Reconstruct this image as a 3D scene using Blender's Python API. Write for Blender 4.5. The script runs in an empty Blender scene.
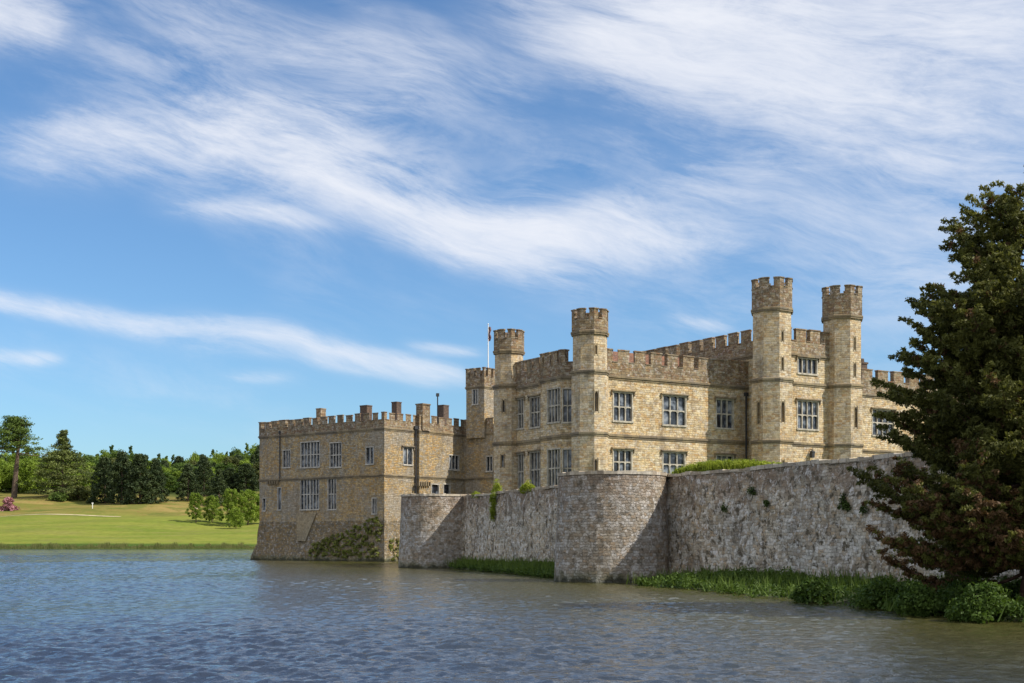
import bpy, math, random
import numpy as np
from mathutils import Vector
R = math.radians
random.seed(7); np.random.seed(7)
sc = bpy.context.scene
col = sc.collection

# ------------------------------------------------------------------ camera
F, H, HY = 1300.0, 2.2, 540.0            # focal length in px, eye height, horizon row
cam = bpy.data.cameras.new('camera'); camo = bpy.data.objects.new('camera', cam); col.objects.link(camo)
cam.sensor_width = 36; cam.lens = 36*F/1024
camo.location = (0, 0, H); camo.rotation_euler = (R(90), 0, 0)
cam.shift_y = (HY-341.5)/1024
cam.clip_start = .1; cam.clip_end = 12000
sc.camera = camo

# ------------------------------------------------------------------ light
SUN_AZ = (.945, -.327)                   # horizontal direction towards the sun
SUN_EL = R(43.5)
sun = bpy.data.lights.new('sun', 'SUN'); suno = bpy.data.objects.new('sun', sun); col.objects.link(suno)
sun.energy = 4.3; sun.angle = R(.53); sun.color = (1, .94, .84)
sd = Vector((SUN_AZ[0]*math.cos(SUN_EL), SUN_AZ[1]*math.cos(SUN_EL), math.sin(SUN_EL)))
suno.rotation_euler = sd.to_track_quat('Z', 'Y').to_euler()
sc.view_settings.view_transform = 'Standard'; sc.view_settings.look = 'None'
sc.view_settings.exposure = 0.34; sc.view_settings.gamma = 1

# node helper ------------------------------------------------------
class NT:
    def __init__(s, tree): s.t = tree
    def n(s, typ, **kw):
        nd = s.t.nodes.new(typ)
        for k, v in kw.items():
            setattr(nd, k, v)
        return nd
    def link(s, a, b): s.t.links.new(a, b)
    def put(s, sock, v):
        if v is None: return
        if isinstance(v, bpy.types.NodeSocket): s.link(v, sock)
        else: sock.default_value = v
    def m(s, op, a, b=None, c=None, clamp=False):
        nd = s.n('ShaderNodeMath', operation=op, use_clamp=clamp)
        s.put(nd.inputs[0], a); s.put(nd.inputs[1], b); s.put(nd.inputs[2], c)
        return nd.outputs[0]
    def comb(s, x, y, z=0.0):
        nd = s.n('ShaderNodeCombineXYZ'); s.put(nd.inputs[0], x); s.put(nd.inputs[1], y); s.put(nd.inputs[2], z)
        return nd.outputs[0]
    def noise(s, vec, scale, detail=4, rough=.55, dist=0.0, dim='3D', out='Fac'):
        nd = s.n('ShaderNodeTexNoise', noise_dimensions=dim)
        s.put(nd.inputs['Vector'], vec); nd.inputs['Scale'].default_value = scale
        nd.inputs['Detail'].default_value = detail; nd.inputs['Roughness'].default_value = rough
        nd.inputs['Distortion'].default_value = dist
        return nd.outputs[out]
    def ramp(s, fac, stops, interp='LINEAR'):
        nd = s.n('ShaderNodeValToRGB'); cr = nd.color_ramp; cr.interpolation = interp
        while len(cr.elements) < len(stops): cr.elements.new(.5)
        for e, (p, c) in zip(cr.elements, stops):
            e.position = p; e.color = (c, c, c, 1) if isinstance(c, (int, float)) else (*c, 1)
        s.put(nd.inputs[0], fac); return nd.outputs[0]
    def mix(s, fac, a, b, blend='MIX'):
        nd = s.n('ShaderNodeMix', data_type='RGBA', blend_type=blend)
        s.put(nd.inputs[0], fac)
        for sock, v in ((nd.inputs[6], a), (nd.inputs[7], b)):
            if isinstance(v, tuple): v = (*v, 1)
            s.put(sock, v)
        return nd.outputs[2]
    def vmath(s, op, a, b):
        nd = s.n('ShaderNodeVectorMath', operation=op); s.put(nd.inputs[0], a); s.put(nd.inputs[1], b)
        return nd.outputs[0]
    def maprange(s, v, a, b, c=0.0, d=1.0, mode='SMOOTHSTEP'):
        nd = s.n('ShaderNodeMapRange', interpolation_type=mode)
        s.put(nd.inputs[0], v); s.put(nd.inputs[1], a); s.put(nd.inputs[2], b); s.put(nd.inputs[3], c); s.put(nd.inputs[4], d)
        return nd.outputs[0]

# ------------------------------------------------------------------ sky with cirrus
def build_world():
    w = bpy.data.worlds.new('World'); sc.world = w; w.cycles.sampling_method = 'MANUAL'; w.cycles.sample_map_resolution = 256; w.use_nodes = True
    t = NT(w.node_tree); w.node_tree.nodes.clear()
    out = t.n('ShaderNodeOutputWorld'); bg = t.n('ShaderNodeBackground')
    sky = t.n('ShaderNodeTexSky', sky_type='NISHITA'); sky.sun_disc = False
    sky.sun_elevation = SUN_EL; sky.sun_rotation = math.atan2(SUN_AZ[0], SUN_AZ[1])
    sky.air_density = 1.0; sky.dust_density = .6; sky.ozone_density = 2.2; sky.altitude = 0
    geo = t.n('ShaderNodeNewGeometry'); sep = t.n('ShaderNodeSeparateXYZ')
    tc = t.n('ShaderNodeTexCoord'); t.link(tc.outputs['Generated'], sep.inputs[0])
    x, y, z = sep.outputs
    U = t.m('ARCTAN2', x, y)                          # azimuth round the place
    hyp = t.m('SQRT', t.m('ADD', t.m('MULTIPLY', x, x), t.m('MULTIPLY', y, y)))
    V = t.m('DIVIDE', z, t.m('MAXIMUM', hyp, .05))     # height over the horizon
    V = t.m('MAXIMUM', V, 0.0)
    # wind-drawn warp
    base = t.comb(U, V, 0.0)
    w1 = t.noise(base, 3.2, 3, .5, out='Color')
    ws = t.vmath('SUBTRACT', w1, (.5, .5, .5))
    wsc = t.n('ShaderNodeVectorMath', operation='SCALE'); t.link(ws, wsc.inputs[0]); wsc.inputs[3].default_value = .075
    P = t.vmath('ADD', base, wsc.outputs[0])
    sp = t.n('ShaderNodeSeparateXYZ'); t.link(P, sp.inputs[0]); PU, PV = sp.outputs[0], sp.outputs[1]
    def rot(u, v, slope, su, sv, off):               # fibres run down to the right
        c, s_ = math.cos(slope), math.sin(slope)
        a = t.m('ADD', t.m('MULTIPLY', u, c), t.m('MULTIPLY', v, -s_))
        b = t.m('ADD', t.m('MULTIPLY', u, s_), t.m('MULTIPLY', v, c))
        return t.comb(t.m('MULTIPLY', a, su), t.m('MULTIPLY', b, sv), off)
    fib = t.noise(rot(PU, PV, .30, 3.5, 17, 3.0), 1.0, 9, .64, .35)
    fib2 = t.noise(rot(PU, PV, .22, 7, 24, 9.0), 1.0, 8, .68, .5)
    patch = t.noise(rot(PU, PV, .3, 3.0, 6.5, 5.0), 1.0, 5, .55, .2)
    def band(x0, y0, x1, y1, w, gain, soft=.25, wup=None):
        u0, v0 = math.atan2(x0-512, F), (HY-y0)/math.hypot(F, x0-512)
        u1, v1 = math.atan2(x1-512, F), (HY-y1)/math.hypot(F, x1-512)
        L = math.hypot(u1-u0, v1-v0); dx, dy = (u1-u0)/L, (v1-v0)/L
        du = t.m('SUBTRACT', PU, u0); dv = t.m('SUBTRACT', PV, v0)
        s = t.m('DIVIDE', t.m('ADD', t.m('MULTIPLY', du, dx), t.m('MULTIPLY', dv, dy)), L)
        q = t.m('ADD', t.m('MULTIPLY', du, -dy), t.m('MULTIPLY', dv, dx))
        q = t.m('DIVIDE', q, w/F)
        g = t.m('EXPONENT', t.m('MULTIPLY', t.m('MULTIPLY', q, q), -1.0))
        e = t.m('MULTIPLY', t.maprange(s, -soft, soft), t.maprange(s, 1+soft, 1-soft))
        return t.m('MULTIPLY', t.m('MULTIPLY', g, e), gain)
    bands = [
        band(30, 150, 330, 150, 30, .95),
        band(250, 160, 570, 262, 27, 1.05),
        band(430, 228, 710, 238, 22, .8),
        band(-60, 278, 440, 366, 9.5, .8, .1),
        band(150, 100, 420, 120, 10, .25, .3), band(200, 345, 460, 380, 8, .25, .3),
        band(560, 0, 1100, 70, 66, 1.1, .3),
        band(600, 25, 1010, 170, 42, .75, .2),
        band(-60, 20, 50, 25, 30, .9, .3),
        band(130, 5, 470, 95, 40, .34, .3),
        band(560, 230, 800, 165, 22, .30, .3), band(760, 215, 1060, 290, 70, .26, .3), band(560, 120, 800, 200, 30, .22, .4),
        band(180, 215, 320, 232, 10, .5, .3),
        band(670, 312, 720, 314, 7, .5, .4),
        band(410, 340, 470, 346, 6, .45, .4),
        band(-20, 348, 60, 352, 7, .7, .3),
        band(240, 378, 300, 382, 6, .3, .4),
    ]
    tot = bands[0]
    for b in bands[1:]: tot = t.m('ADD', tot, b)
    # everywhere: a thin veil, thicker higher up
    veil = t.m('MULTIPLY', t.maprange(patch, .44, .74), t.m('MULTIPLY', t.maprange(V, .08, .36, .14, .46), t.maprange(V, .44, .60, 1.0, .15)))
    fine = t.noise(rot(PU, PV, .26, 14, 75, 2.0), 1.0, 7, .72, .7)
    grain = t.noise(rot(PU, PV, .36, 30, 95, 6.0), 1.0, 6, .7, .8)
    near = t.maprange(tot, 0, .40)
    frag = t.m('ADD', t.m('ADD', t.m('MULTIPLY', t.m('SUBTRACT', fib, .5), 2.0), t.m('MULTIPLY', t.m('SUBTRACT', fib2, .5), 1.1)), t.m('ADD', t.m('MULTIPLY', t.m('SUBTRACT', fine, .5), .9), t.m('MULTIPLY', t.m('SUBTRACT', grain, .5), .5)))
    e = t.m('ADD', tot, t.m('MULTIPLY', frag, near))
    sharp = t.maprange(e, .10, 1.45, 0.0, 1.0, 'LINEAR')
    soft = t.m('MULTIPLY', t.m('MINIMUM', tot, 1.15), t.maprange(t.m('ADD', t.m('MULTIPLY', fib, .6), t.m('MULTIPLY', fib2, .4)), .34, .62, .12, 1.15))
    dens = t.m('ADD', t.m('MULTIPLY', sharp, .48), t.m('MULTIPLY', soft, .52))
    dens = t.m('MULTIPLY', dens, t.m('ADD', .80, t.m('MULTIPLY', t.m('SUBTRACT', fine, .5), 1.1)))
    thin = t.m('MULTIPLY', veil, t.m('ADD', t.maprange(fib2, .38, .66, .10, .8), t.m('MULTIPLY', t.m('SUBTRACT', fine, .5), .9)))
    dens = t.m('ADD', dens, t.m('MAXIMUM', thin, 0.0))
    dens = t.m('SUBTRACT', 1.0, t.m('EXPONENT', t.m('MULTIPLY', t.m('MAXIMUM', dens, 0.0), -1.9)))
    far = t.m('MAXIMUM', t.maprange(U, .75, 1.4), t.maprange(U, -.75, -1.4))  # unseen cloud cover beside and behind the view, added to brighten and neutralise shade
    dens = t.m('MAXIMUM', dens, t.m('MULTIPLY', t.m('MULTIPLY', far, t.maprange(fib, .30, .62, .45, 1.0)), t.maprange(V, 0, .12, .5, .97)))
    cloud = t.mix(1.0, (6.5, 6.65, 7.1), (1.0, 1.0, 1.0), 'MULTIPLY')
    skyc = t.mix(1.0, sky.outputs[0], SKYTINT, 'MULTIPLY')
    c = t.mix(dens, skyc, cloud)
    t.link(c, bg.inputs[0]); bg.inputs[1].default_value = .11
    t.link(bg.outputs[0], out.inputs[0])
SKYTINT = (.64, .87, 1.06)
build_world()

# ------------------------------------------------------------------ measuring helpers
def P(px, D): return ((px-512)*D/F, D)
def Z(py, D): return H+(HY-py)*D/F
def hit(px, a, b):
    """plan point where the sight line at image column px crosses the line a-b; returns distance along a->b and depth"""
    k = (px-512)/F; L = math.hypot(b[0]-a[0], b[1]-a[1]); dx, dy = (b[0]-a[0])/L, (b[1]-a[1])/L
    s = (k*a[1]-a[0])/(dx-k*dy)
    return s, a[1]+dy*s

# ------------------------------------------------------------------ objects
def tag(o, label=None, cat=None, group=None, kind=None):
    if label: o['label'] = label
    if cat: o['category'] = cat
    if group: o['group'] = group
    if kind: o['kind'] = kind
    return o
def empty(name, loc, label, cat, group=None):
    o = bpy.data.objects.new(name, None); col.objects.link(o); o.location = loc
    return tag(o, label, cat, group)

class MB:
    def __init__(s): s.v = []; s.f = []; s.uv = []; s.sm = []
    def face(s, pts, uv=None, smooth=False):
        i = len(s.v); s.v += [tuple(p) for p in pts]; s.f.append(tuple(range(i, i+len(pts)))); s.sm.append(smooth)
        if uv is None:
            a, b, c = Vector(pts[0]), Vector(pts[1]), Vector(pts[-1])
            n = (b-a).cross(c-a)
            if n.length < 1e-9: n = Vector((0, 0, 1))
            n.normalize()
            if abs(n.z) > .75: uv = [(p[0], p[1]) for p in pts]
            else:
                h = math.hypot(n.x, n.y); tx, ty = -n.y/h, n.x/h
                uv = [(p[0]*tx+p[1]*ty, p[2]) for p in pts]
        s.uv += list(uv)
    def hexa(s, b4, t4):
        """box from four bottom and four top points (counter-clockwise from above)"""
        s.face(b4[::-1]); s.face(t4)
        for i in range(4):
            j = (i+1) % 4; s.face([b4[i], b4[j], t4[j], t4[i]])
    def box(s, c, sz, rz=0, taper=1):
        x, y, z = c; a, b, h = sz[0]/2, sz[1]/2, sz[2]; cs, sn = math.cos(rz), math.sin(rz)
        q = [(-a, -b), (a, -b), (a, b), (-a, b)]
        s.hexa([(x+cs*u-sn*v, y+sn*u+cs*v, z) for u, v in q], [(x+(cs*u-sn*v)*taper, y+(sn*u+cs*v)*taper, z+h) for u, v in q])
    def tube(s, pts, rad, seg=8, cap=True):
        rings = []
        for i, p in enumerate(pts):
            p = Vector(p); a = Vector(pts[max(i-1, 0)]); b = Vector(pts[min(i+1, len(pts)-1)])
            d = (b-a).normalized(); u = d.cross(Vector((.3, .9, .1)))
            if u.length < .1: u = d.cross(Vector((1, 0, 0)))
            u.normalize(); w = d.cross(u)
            r = rad[i] if hasattr(rad, '__len__') else rad
            rings.append([p+(u*math.cos(2*math.pi*k/seg)+w*math.sin(2*math.pi*k/seg))*r for k in range(seg)])
        for i in range(len(rings)-1):
            for k in range(seg):
                j = (k+1) % seg
                s.face([rings[i][k], rings[i][j], rings[i+1][j], rings[i+1][k]],
                       [(k/seg, i), ((k+1)/seg, i), ((k+1)/seg, i+1), (k/seg, i+1)], True)
        if cap: s.face(rings[0][::-1]); s.face(rings[-1])
    def build(s, name, mat, parent=None, origin=None):
        me = bpy.data.meshes.new(name); ox = origin or (0, 0, 0)
        me.from_pydata([(v[0]-ox[0], v[1]-ox[1], v[2]-ox[2]) for v in s.v], [], s.f)
        uvl = me.uv_layers.new(name='UVMap')
        uvl.data.foreach_set('uv', [c for uv in s.uv for c in uv])
        me.polygons.foreach_set('use_smooth', s.sm)
        me.materials.append(mat)
        o = bpy.data.objects.new(name, me); col.objects.link(o)
        if parent: 
            o.parent = parent
            if origin is None:
                pl = Vector((0, 0, 0)); q = parent
                while q: pl += Vector(q.location); q = q.parent
                o.location = -pl
        elif origin: o.location = origin
        return o

def offset(poly, d):
    """grow a counter-clockwise plan outline outwards by d"""
    n = len(poly); out = []
    for i in range(n):
        p, a, b = Vector(poly[i]), Vector(poly[i-1]), Vector(poly[(i+1) % n])
        e1 = (p-a).normalized(); e2 = (b-p).normalized()
        n1 = Vector((e1.y, -e1.x)); n2 = Vector((e2.y, -e2.x))
        m = n1+n2; k = d*2/max(m.length_squared, .3)
        out.append((p.x+m.x*k, p.y+m.y*k))
    return out
def lerp(a, b, s): return (a[0]+(b[0]-a[0])*s, a[1]+(b[1]-a[1])*s)
def seg(mb, po, pi, i, s0, s1, z0, z1, caps=True, rise=0):
    """prism over part s0..s1 of edge i between an outer and an inner outline"""
    j = (i+1) % len(po)
    a, b = lerp(po[i], po[j], s0), lerp(po[i], po[j], s1); c, d = lerp(pi[i], pi[j], s1), lerp(pi[i], pi[j], s0)
    bt = [(*q, z0) for q in (a, b, c, d)]; tp = [(*a, z1), (*b, z1), (*c, z1+rise), (*d, z1+rise)]
    mb.face([bt[0], bt[1], tp[1], tp[0]]); mb.face([bt[2], bt[3], tp[3], tp[2]])
    mb.face(tp); mb.face(bt[::-1])
    if s0 > 0 or caps: mb.face([bt[3], bt[0], tp[0], tp[3]])
    if s1 < 1 or caps: mb.face([bt[1], bt[2], tp[2], tp[1]])
def string(mb, poly, z, h=.24, out=.13, edges=None):
    po, pm, pi = offset(poly, out), offset(poly, out*.45), offset(poly, -.06)
    n = len(poly)
    for i in (edges if edges is not None else range(n)):
        seg(mb, po, pi, i, 0, 1, z-h*.45, z+h*.1, caps=edges is not None, rise=h*.35)
        seg(mb, pm, pi, i, 0, 1, z-h, z-h*.452, caps=edges is not None)
def crenels(mb, cap, poly, z0, hp, hm, thick=.42, mw=1.1, gw=.5, out=.06, edges=None, jit=.03, corner=.5):
    """parapet wall with merlons and weathered coping stones"""
    po, pi = offset(poly, out), offset(poly, out-thick)
    co, ci = offset(poly, out+.055), offset(poly, out-thick-.05)
    n = len(poly)
    for i in (edges if edges is not None else range(n)):
        j = (i+1) % n; L = math.dist(po[i], po[j])
        seg(mb, po, pi, i, 0, 1, z0, z0+hp, caps=edges is not None)
        cw = mw*corner
        inner = L-2*cw
        k = max(0, round((inner-gw)/(mw+gw)))        # merlons between the corner ones
        g = (inner-k*mw)/(k+1)
        spans = [(0, cw)]
        q = cw+g
        for _ in range(k):
            spans.append((q, q+mw)); q += mw+g
        spans.append((L-cw, L))
        pos = []
        for (a, b) in spans:
            ja = 0 if a == 0 else random.uniform(-jit, jit); jb = 0 if abs(b-L) < 1e-6 else random.uniform(-jit, jit)
            a2, b2 = a+ja, b+jb; dz = random.uniform(-jit, jit) if (a and abs(b-L) > 1e-6) else 0
            seg(mb, po, pi, i, a2/L, b2/L, z0+hp, z0+hp+hm+dz, caps=False)
            seg(cap, co, ci, i, max(0, a2-.05)/L, min(L, b2+.05)/L, z0+hp+hm+dz, z0+hp+hm+dz+.09, caps=False, rise=0.03)
            pos.append((a2, b2))
        for (a, b), (c, d) in zip(pos, pos[1:]):
            seg(cap, co, ci, i, (b+.004)/L, (c-.004)/L, z0+hp, z0+hp+.07, caps=True, rise=.02)

def panel(mb, p0, p1, z0, z1, holes=(), reveal=.32, ubase=0.0, flare=0.0):
    """one flat stretch of wall with real openings; holes = (s0, s1, za, zb, arched)"""
    L = math.dist(p0, p1); dx, dy = (p1[0]-p0[0])/L, (p1[1]-p0[1])/L; nx, ny = dy, -dx
    xs = sorted({0, L, *[h[0] for h in holes], *[h[1] for h in holes]})
    zs = sorted({z0, z1, *[h[2] for h in holes], *[h[3] for h in holes]})
    def pt(s, z, d=0): return (p0[0]+dx*s-nx*d, p0[1]+dy*s-ny*d, z)
    for a, b in zip(xs, xs[1:]):
        for c, d in zip(zs, zs[1:]):
            ms, mz = (a+b)/2, (c+d)/2
            if any(h[0] < ms < h[1] and h[2] < mz < h[3] for h in holes): continue
            mb.face([pt(a, c), pt(b, c), pt(b, d), pt(a, d)], [(ubase+a, c), (ubase+b, c), (ubase+b, d), (ubase+a, d)])
    for h in holes:
        a, b, c, d = h[:4]
        mb.face([pt(a, c), pt(a, c, reveal), pt(b, c, reveal), pt(b, c)]); mb.face([pt(a, d), pt(b, d), pt(b, d, reveal), pt(a, d, reveal)])
        mb.face([pt(a, c), pt(a, d), pt(a, d, reveal), pt(a, c, reveal)]); mb.face([pt(b, c, reveal), pt(b, d, reveal), pt(b, d), pt(b, c)])

# ------------------------------------------------------------------ materials
def new_mat(name):
    m = bpy.data.materials.new(name); m.use_nodes = True; t = NT(m.node_tree)
    b = m.node_tree.nodes['Principled BSDF']; return m, t, b
def simple(name, c, rough=.8, spec=.3, noise=.15, scale=4, metal=0):
    m, t, b = new_mat(name)
    tc = t.n('ShaderNodeTexCoord'); n = t.noise(tc.outputs['Object'], scale, 5, .6)
    k = t.maprange(n, .3, .7, 1-noise, 1+noise)
    cc = t.mix(1.0, c, t.comb(k, k, k), 'MULTIPLY')
    t.link(cc, b.inputs['Base Color']); b.inputs['Roughness'].default_value = rough
    b.inputs['Specular IOR Level'].default_value = spec; b.inputs['Metallic'].default_value = metal
    return m
def stone(name, w, h, cols, mortar, mw=.014, dist=.05, stain=(.10, .09, .075), stain_amt=.5, light=(.5, .48, .42), light_amt=.3, bump=.5, rubble=.0, streak=1.0, dark_scale=.6, seedz=0.0, fines=0.0, patch=.55, irreg=0.0, wet=False, hz_=0.0, jm=.75, topdark=0.0):
    m, t, b = new_mat(name)
    tc = t.n('ShaderNodeTexCoord'); uv = tc.outputs['UV']; ob = tc.outputs['Object']
    off = t.vmath('ADD', uv, (37.3+seedz, 11.7, 0))
    if dist:
        d1 = t.vmath('SUBTRACT', t.noise(ob, 1.6, 4, .6, out='Color'), (.5, .5, .5))
        sc_ = t.n('ShaderNodeVectorMath', operation='SCALE'); t.link(d1, sc_.inputs[0]); sc_.inputs[3].default_value = dist*2.2
        off = t.vmath('ADD', off, sc_.outputs[0])
    if irreg:
        d2 = t.vmath('SUBTRACT', t.noise(ob, 5.5, 3, .6, out='Color'), (.5, .5, .5))
        sc2 = t.n('ShaderNodeVectorMath', operation='SCALE'); t.link(d2, sc2.inputs[0]); sc2.inputs[3].default_value = irreg
        off = t.vmath('ADD', off, sc2.outputs[0])
    sp = t.n('ShaderNodeSeparateXYZ'); t.link(off, sp.inputs[0]); u, v = sp.outputs[0], sp.outputs[1]
    vr = t.m('DIVIDE', v, h); row = t.m('FLOOR', vr)
    wn = t.n('ShaderNodeTexWhiteNoise', noise_dimensions='1D'); t.link(row, wn.inputs['W'])
    wv = t.m('MULTIPLY', t.m('ADD', t.m('MULTIPLY', wn.outputs[0], .7), .65), w)       # each course its own length of stone
    ur = t.m('ADD', t.m('DIVIDE', u, wv), t.m('MULTIPLY', wn.outputs[0], 7.31)); cu = t.m('FLOOR', ur)
    wn2 = t.n('ShaderNodeTexWhiteNoise', noise_dimensions='2D'); t.link(t.comb(cu, row), wn2.inputs['Vector'])
    rnd = wn2.outputs[0]
    k = len(cols); c = t.ramp(rnd, [(i/k, q) for i, q in enumerate(cols)], 'CONSTANT')
    fu, fv = t.m('FRACT', ur), t.m('FRACT', vr)
    eu = t.m('MULTIPLY', t.m('MINIMUM', fu, t.m('SUBTRACT', 1.0, fu)), w); ev = t.m('MULTIPLY', t.m('MINIMUM', fv, t.m('SUBTRACT', 1.0, fv)), h)
    e = t.m('MINIMUM', eu, ev)
    joint = t.maprange(t.m('ADD', e, t.m('MULTIPLY', t.m('SUBTRACT', t.noise(ob, 9, 3), .5), mw*2)), mw*.4, mw*1.8, 1, 0)
    # broad tone patches, grain, weather streaks, lichen
    big = t.noise(ob, .28, 5, .6, .4)
    c = t.mix(t.maprange(big, .35, .66, 0, patch), c, t.mix(1.0, c, (1.12, .96, .72), 'MULTIPLY'))
    if patch > .6:
        gr = t.noise(t.vmath('ADD', ob, (31, 7, 3)), .33, 5, .62, .5); c = t.mix(t.maprange(gr, .48, .62, 0, .7), c, t.mix(rnd, (.27, .25, .21), (.40, .375, .33)))
    grain = t.noise(ob, 7, 8, .75)
    g = t.maprange(grain, .25, .75, .62, 1.34, 'LINEAR'); c = t.mix(1.0, c, t.comb(g, g, g), 'MULTIPLY')
    c = t.mix(t.m('MULTIPLY', joint, jm), c, mortar)
    if hz_:
        mh = t.n('ShaderNodeMapping'); t.link(ob, mh.inputs[0]); mh.inputs['Scale'].default_value = (1.5, 1.5, 6.5)
        h1 = t.noise(mh.outputs[0], 1.0, 6, .7, .3); h2 = t.noise(t.vmath('ADD', mh.outputs[0], (13, 5, 8)), 1.0, 6, .7, .3); h3 = t.noise(t.vmath('ADD', mh.outputs[0], (3, 15, 28)), 1.2, 6, .7, .3)
        c = t.mix(t.m('MULTIPLY', t.maprange(h1, .54, .63), hz_), c, (.50, .31, .12)); c = t.mix(t.m('MULTIPLY', t.maprange(h2, .54, .63), hz_), c, (.74, .68, .56))
        c = t.mix(t.m('MULTIPLY', t.maprange(h3, .56, .64), hz_*.9), c, (.24, .18, .11))
    if topdark:
        gt_ = t.n('ShaderNodeNewGeometry'); st_ = t.n('ShaderNodeSeparateXYZ'); t.link(gt_.outputs['Position'], st_.inputs[0])
        td = t.m('ADD', st_.outputs[2], t.m('MULTIPLY', t.m('SUBTRACT', t.noise(ob, .9, 7, .72), .5), 9.0))
        c = t.mix(t.m('MULTIPLY', t.maprange(td, 3.6, 5.6), topdark), c, t.mix(rnd, (.17, .11, .07), (.30, .22, .16)))
    mp = t.n('ShaderNodeMapping'); t.link(ob, mp.inputs[0]); mp.inputs['Scale'].default_value = (1.7, 1.7, .22)
    st = t.noise(mp.outputs[0], 1.0, 7, .68, .3)
    pt = t.noise(ob, dark_scale, 7, .7, .5)
    smk = t.maprange(t.m('ADD', t.m('MULTIPLY', st, .55*streak), t.m('MULTIPLY', pt, 1-.55*streak)), .47, .66)
    c = t.mix(t.m('MULTIPLY', smk, stain_amt), c, stain)
    li = t.noise(ob, 2.6, 8, .78, .2)
    c = t.mix(t.m('MULTIPLY', t.maprange(li, .55, .70), light_amt), c, light)
    if fines:
        mp2 = t.n('ShaderNodeMapping'); t.link(ob, mp2.inputs[0]); mp2.inputs['Scale'].default_value = (2.5, 2.5, 2.3)
        f1 = t.noise(mp2.outputs[0], 1.0, 8, .72, .4); c = t.mix(t.m('MULTIPLY', t.maprange(f1, .52, .60), fines), c, (.10, .082, .055))
        f2 = t.noise(t.vmath('ADD', mp2.outputs[0], (9, 4, 7)), 1.3, 8, .75, .4); c = t.mix(t.m('MULTIPLY', t.maprange(f2, .53, .62), fines*.8), c, (.74, .71, .68))
    if rubble:
        hol = t.noise(t.vmath('MULTIPLY', ob, (1, 1, 1.5)), 3.1, 6, .72, .3)
        c = t.mix(t.m('MULTIPLY', t.maprange(hol, .56, .68), rubble), c, (.035, .032, .024))
    if wet:
        gp_ = t.n('ShaderNodeNewGeometry'); sz = t.n('ShaderNodeSeparateXYZ'); t.link(gp_.outputs['Position'], sz.inputs[0])
        hz = t.m('SUBTRACT', sz.outputs[2], t.m('MULTIPLY', t.m('SUBTRACT', t.noise(ob, 1.4, 6, .7), .5), 1.5))
        c = t.mix(t.maprange(hz, .75, .15, 0, .55), c, (.10, .115, .055)); c = t.mix(t.maprange(hz, .30, .05, 0, .85), c, (.035, .035, .022))
    t.link(c, b.inputs['Base Color']); b.inputs['Roughness'].default_value = .92; b.inputs['Specular IOR Level'].default_value = .2
    bp = t.n('ShaderNodeBump'); bp.inputs['Strength'].default_value = bump; bp.inputs['Distance'].default_value = .06
    hgt = t.m('ADD', t.m('MULTIPLY', t.m('SUBTRACT', 1.0, joint), .45), t.m('ADD', t.m('MULTIPLY', grain, .7), t.m('MULTIPLY', rnd, .45)))
    t.link(hgt, bp.inputs['Height']); t.link(bp.outputs[0], b.inputs['Normal'])
    return m
ASH = [(.58, .47, .29), (.52, .41, .24), (.64, .55, .38), (.45, .31, .16), (.56, .48, .34), (.57, .43, .24), (.48, .41, .30), (.63, .53, .34), (.43, .34, .22)]
M = {}
M['ashlar'] = stone('ashlar_stone', .40, .185, ASH, (.34, .27, .17), .012, .06, (.19, .13, .08), .62, (.70, .63, .50), .42, .9, fines=.38, irreg=.07, hz_=.7, jm=.45)
M['turret'] = stone('turret_stone', .38, .185, [tuple(k*q for k, q in zip((.93, .93, .98), c)) for c in ASH], (.28, .24, .17), .012, .03, (.15, .13, .095), .7, (.66, .62, .54), .55, .7, seedz=5, hz_=.5, jm=.45, irreg=.05, fines=.25)
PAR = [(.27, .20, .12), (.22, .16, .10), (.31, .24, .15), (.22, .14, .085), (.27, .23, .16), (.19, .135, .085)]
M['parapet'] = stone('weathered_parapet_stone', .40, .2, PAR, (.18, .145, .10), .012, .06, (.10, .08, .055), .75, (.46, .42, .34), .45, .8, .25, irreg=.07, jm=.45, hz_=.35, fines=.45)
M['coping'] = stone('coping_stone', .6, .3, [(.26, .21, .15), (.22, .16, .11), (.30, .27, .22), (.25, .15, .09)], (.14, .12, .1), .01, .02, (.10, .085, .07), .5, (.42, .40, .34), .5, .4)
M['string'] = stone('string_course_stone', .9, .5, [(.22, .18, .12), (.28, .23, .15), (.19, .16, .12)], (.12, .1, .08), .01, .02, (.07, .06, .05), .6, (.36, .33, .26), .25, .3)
RAG = [(.46, .34, .17), (.37, .28, .155), (.53, .41, .22), (.30, .25, .175), (.44, .29, .12), (.47, .385, .26), (.38, .34, .27)]
M['rag'] = stone('ragstone', .30, .17, RAG, (.28, .22, .14), .02, .13, (.14, .115, .085), .6, (.50, .47, .40), .5, .9, .35, patch=.85, irreg=.10, fines=.3)
M['ragbase'] = stone('battered_ragstone', .34, .18, [(q[0]*.60, q[1]*.60, q[2]*.62) for q in RAG], (.20, .17, .12), .02, .16, (.12, .095, .06), .85, (.36, .33, .28), .5, 1.0, .7, fines=.5, irreg=.15, wet=True)
CURW = 1.12
CUR = [(.50, .46, .40), (.44, .38, .31), (.60, .55, .49), (.36, .30, .23), (.53, .47, .39), (.66, .61, .55), (.46, .38, .29), (.48, .37, .26)]
M['curtain'] = stone('curtain_wall_stone', .27, .15, [(q[0]*.98, q[1]*1.01, q[2]*1.02) for q in CUR], (.26, .24, .20), .014, .17, (.12, .095, .07), .75, (.62, .61, .60), .6, .65, .55, .7, fines=.95, irreg=.17, wet=True, jm=.55, topdark=.75)
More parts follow.
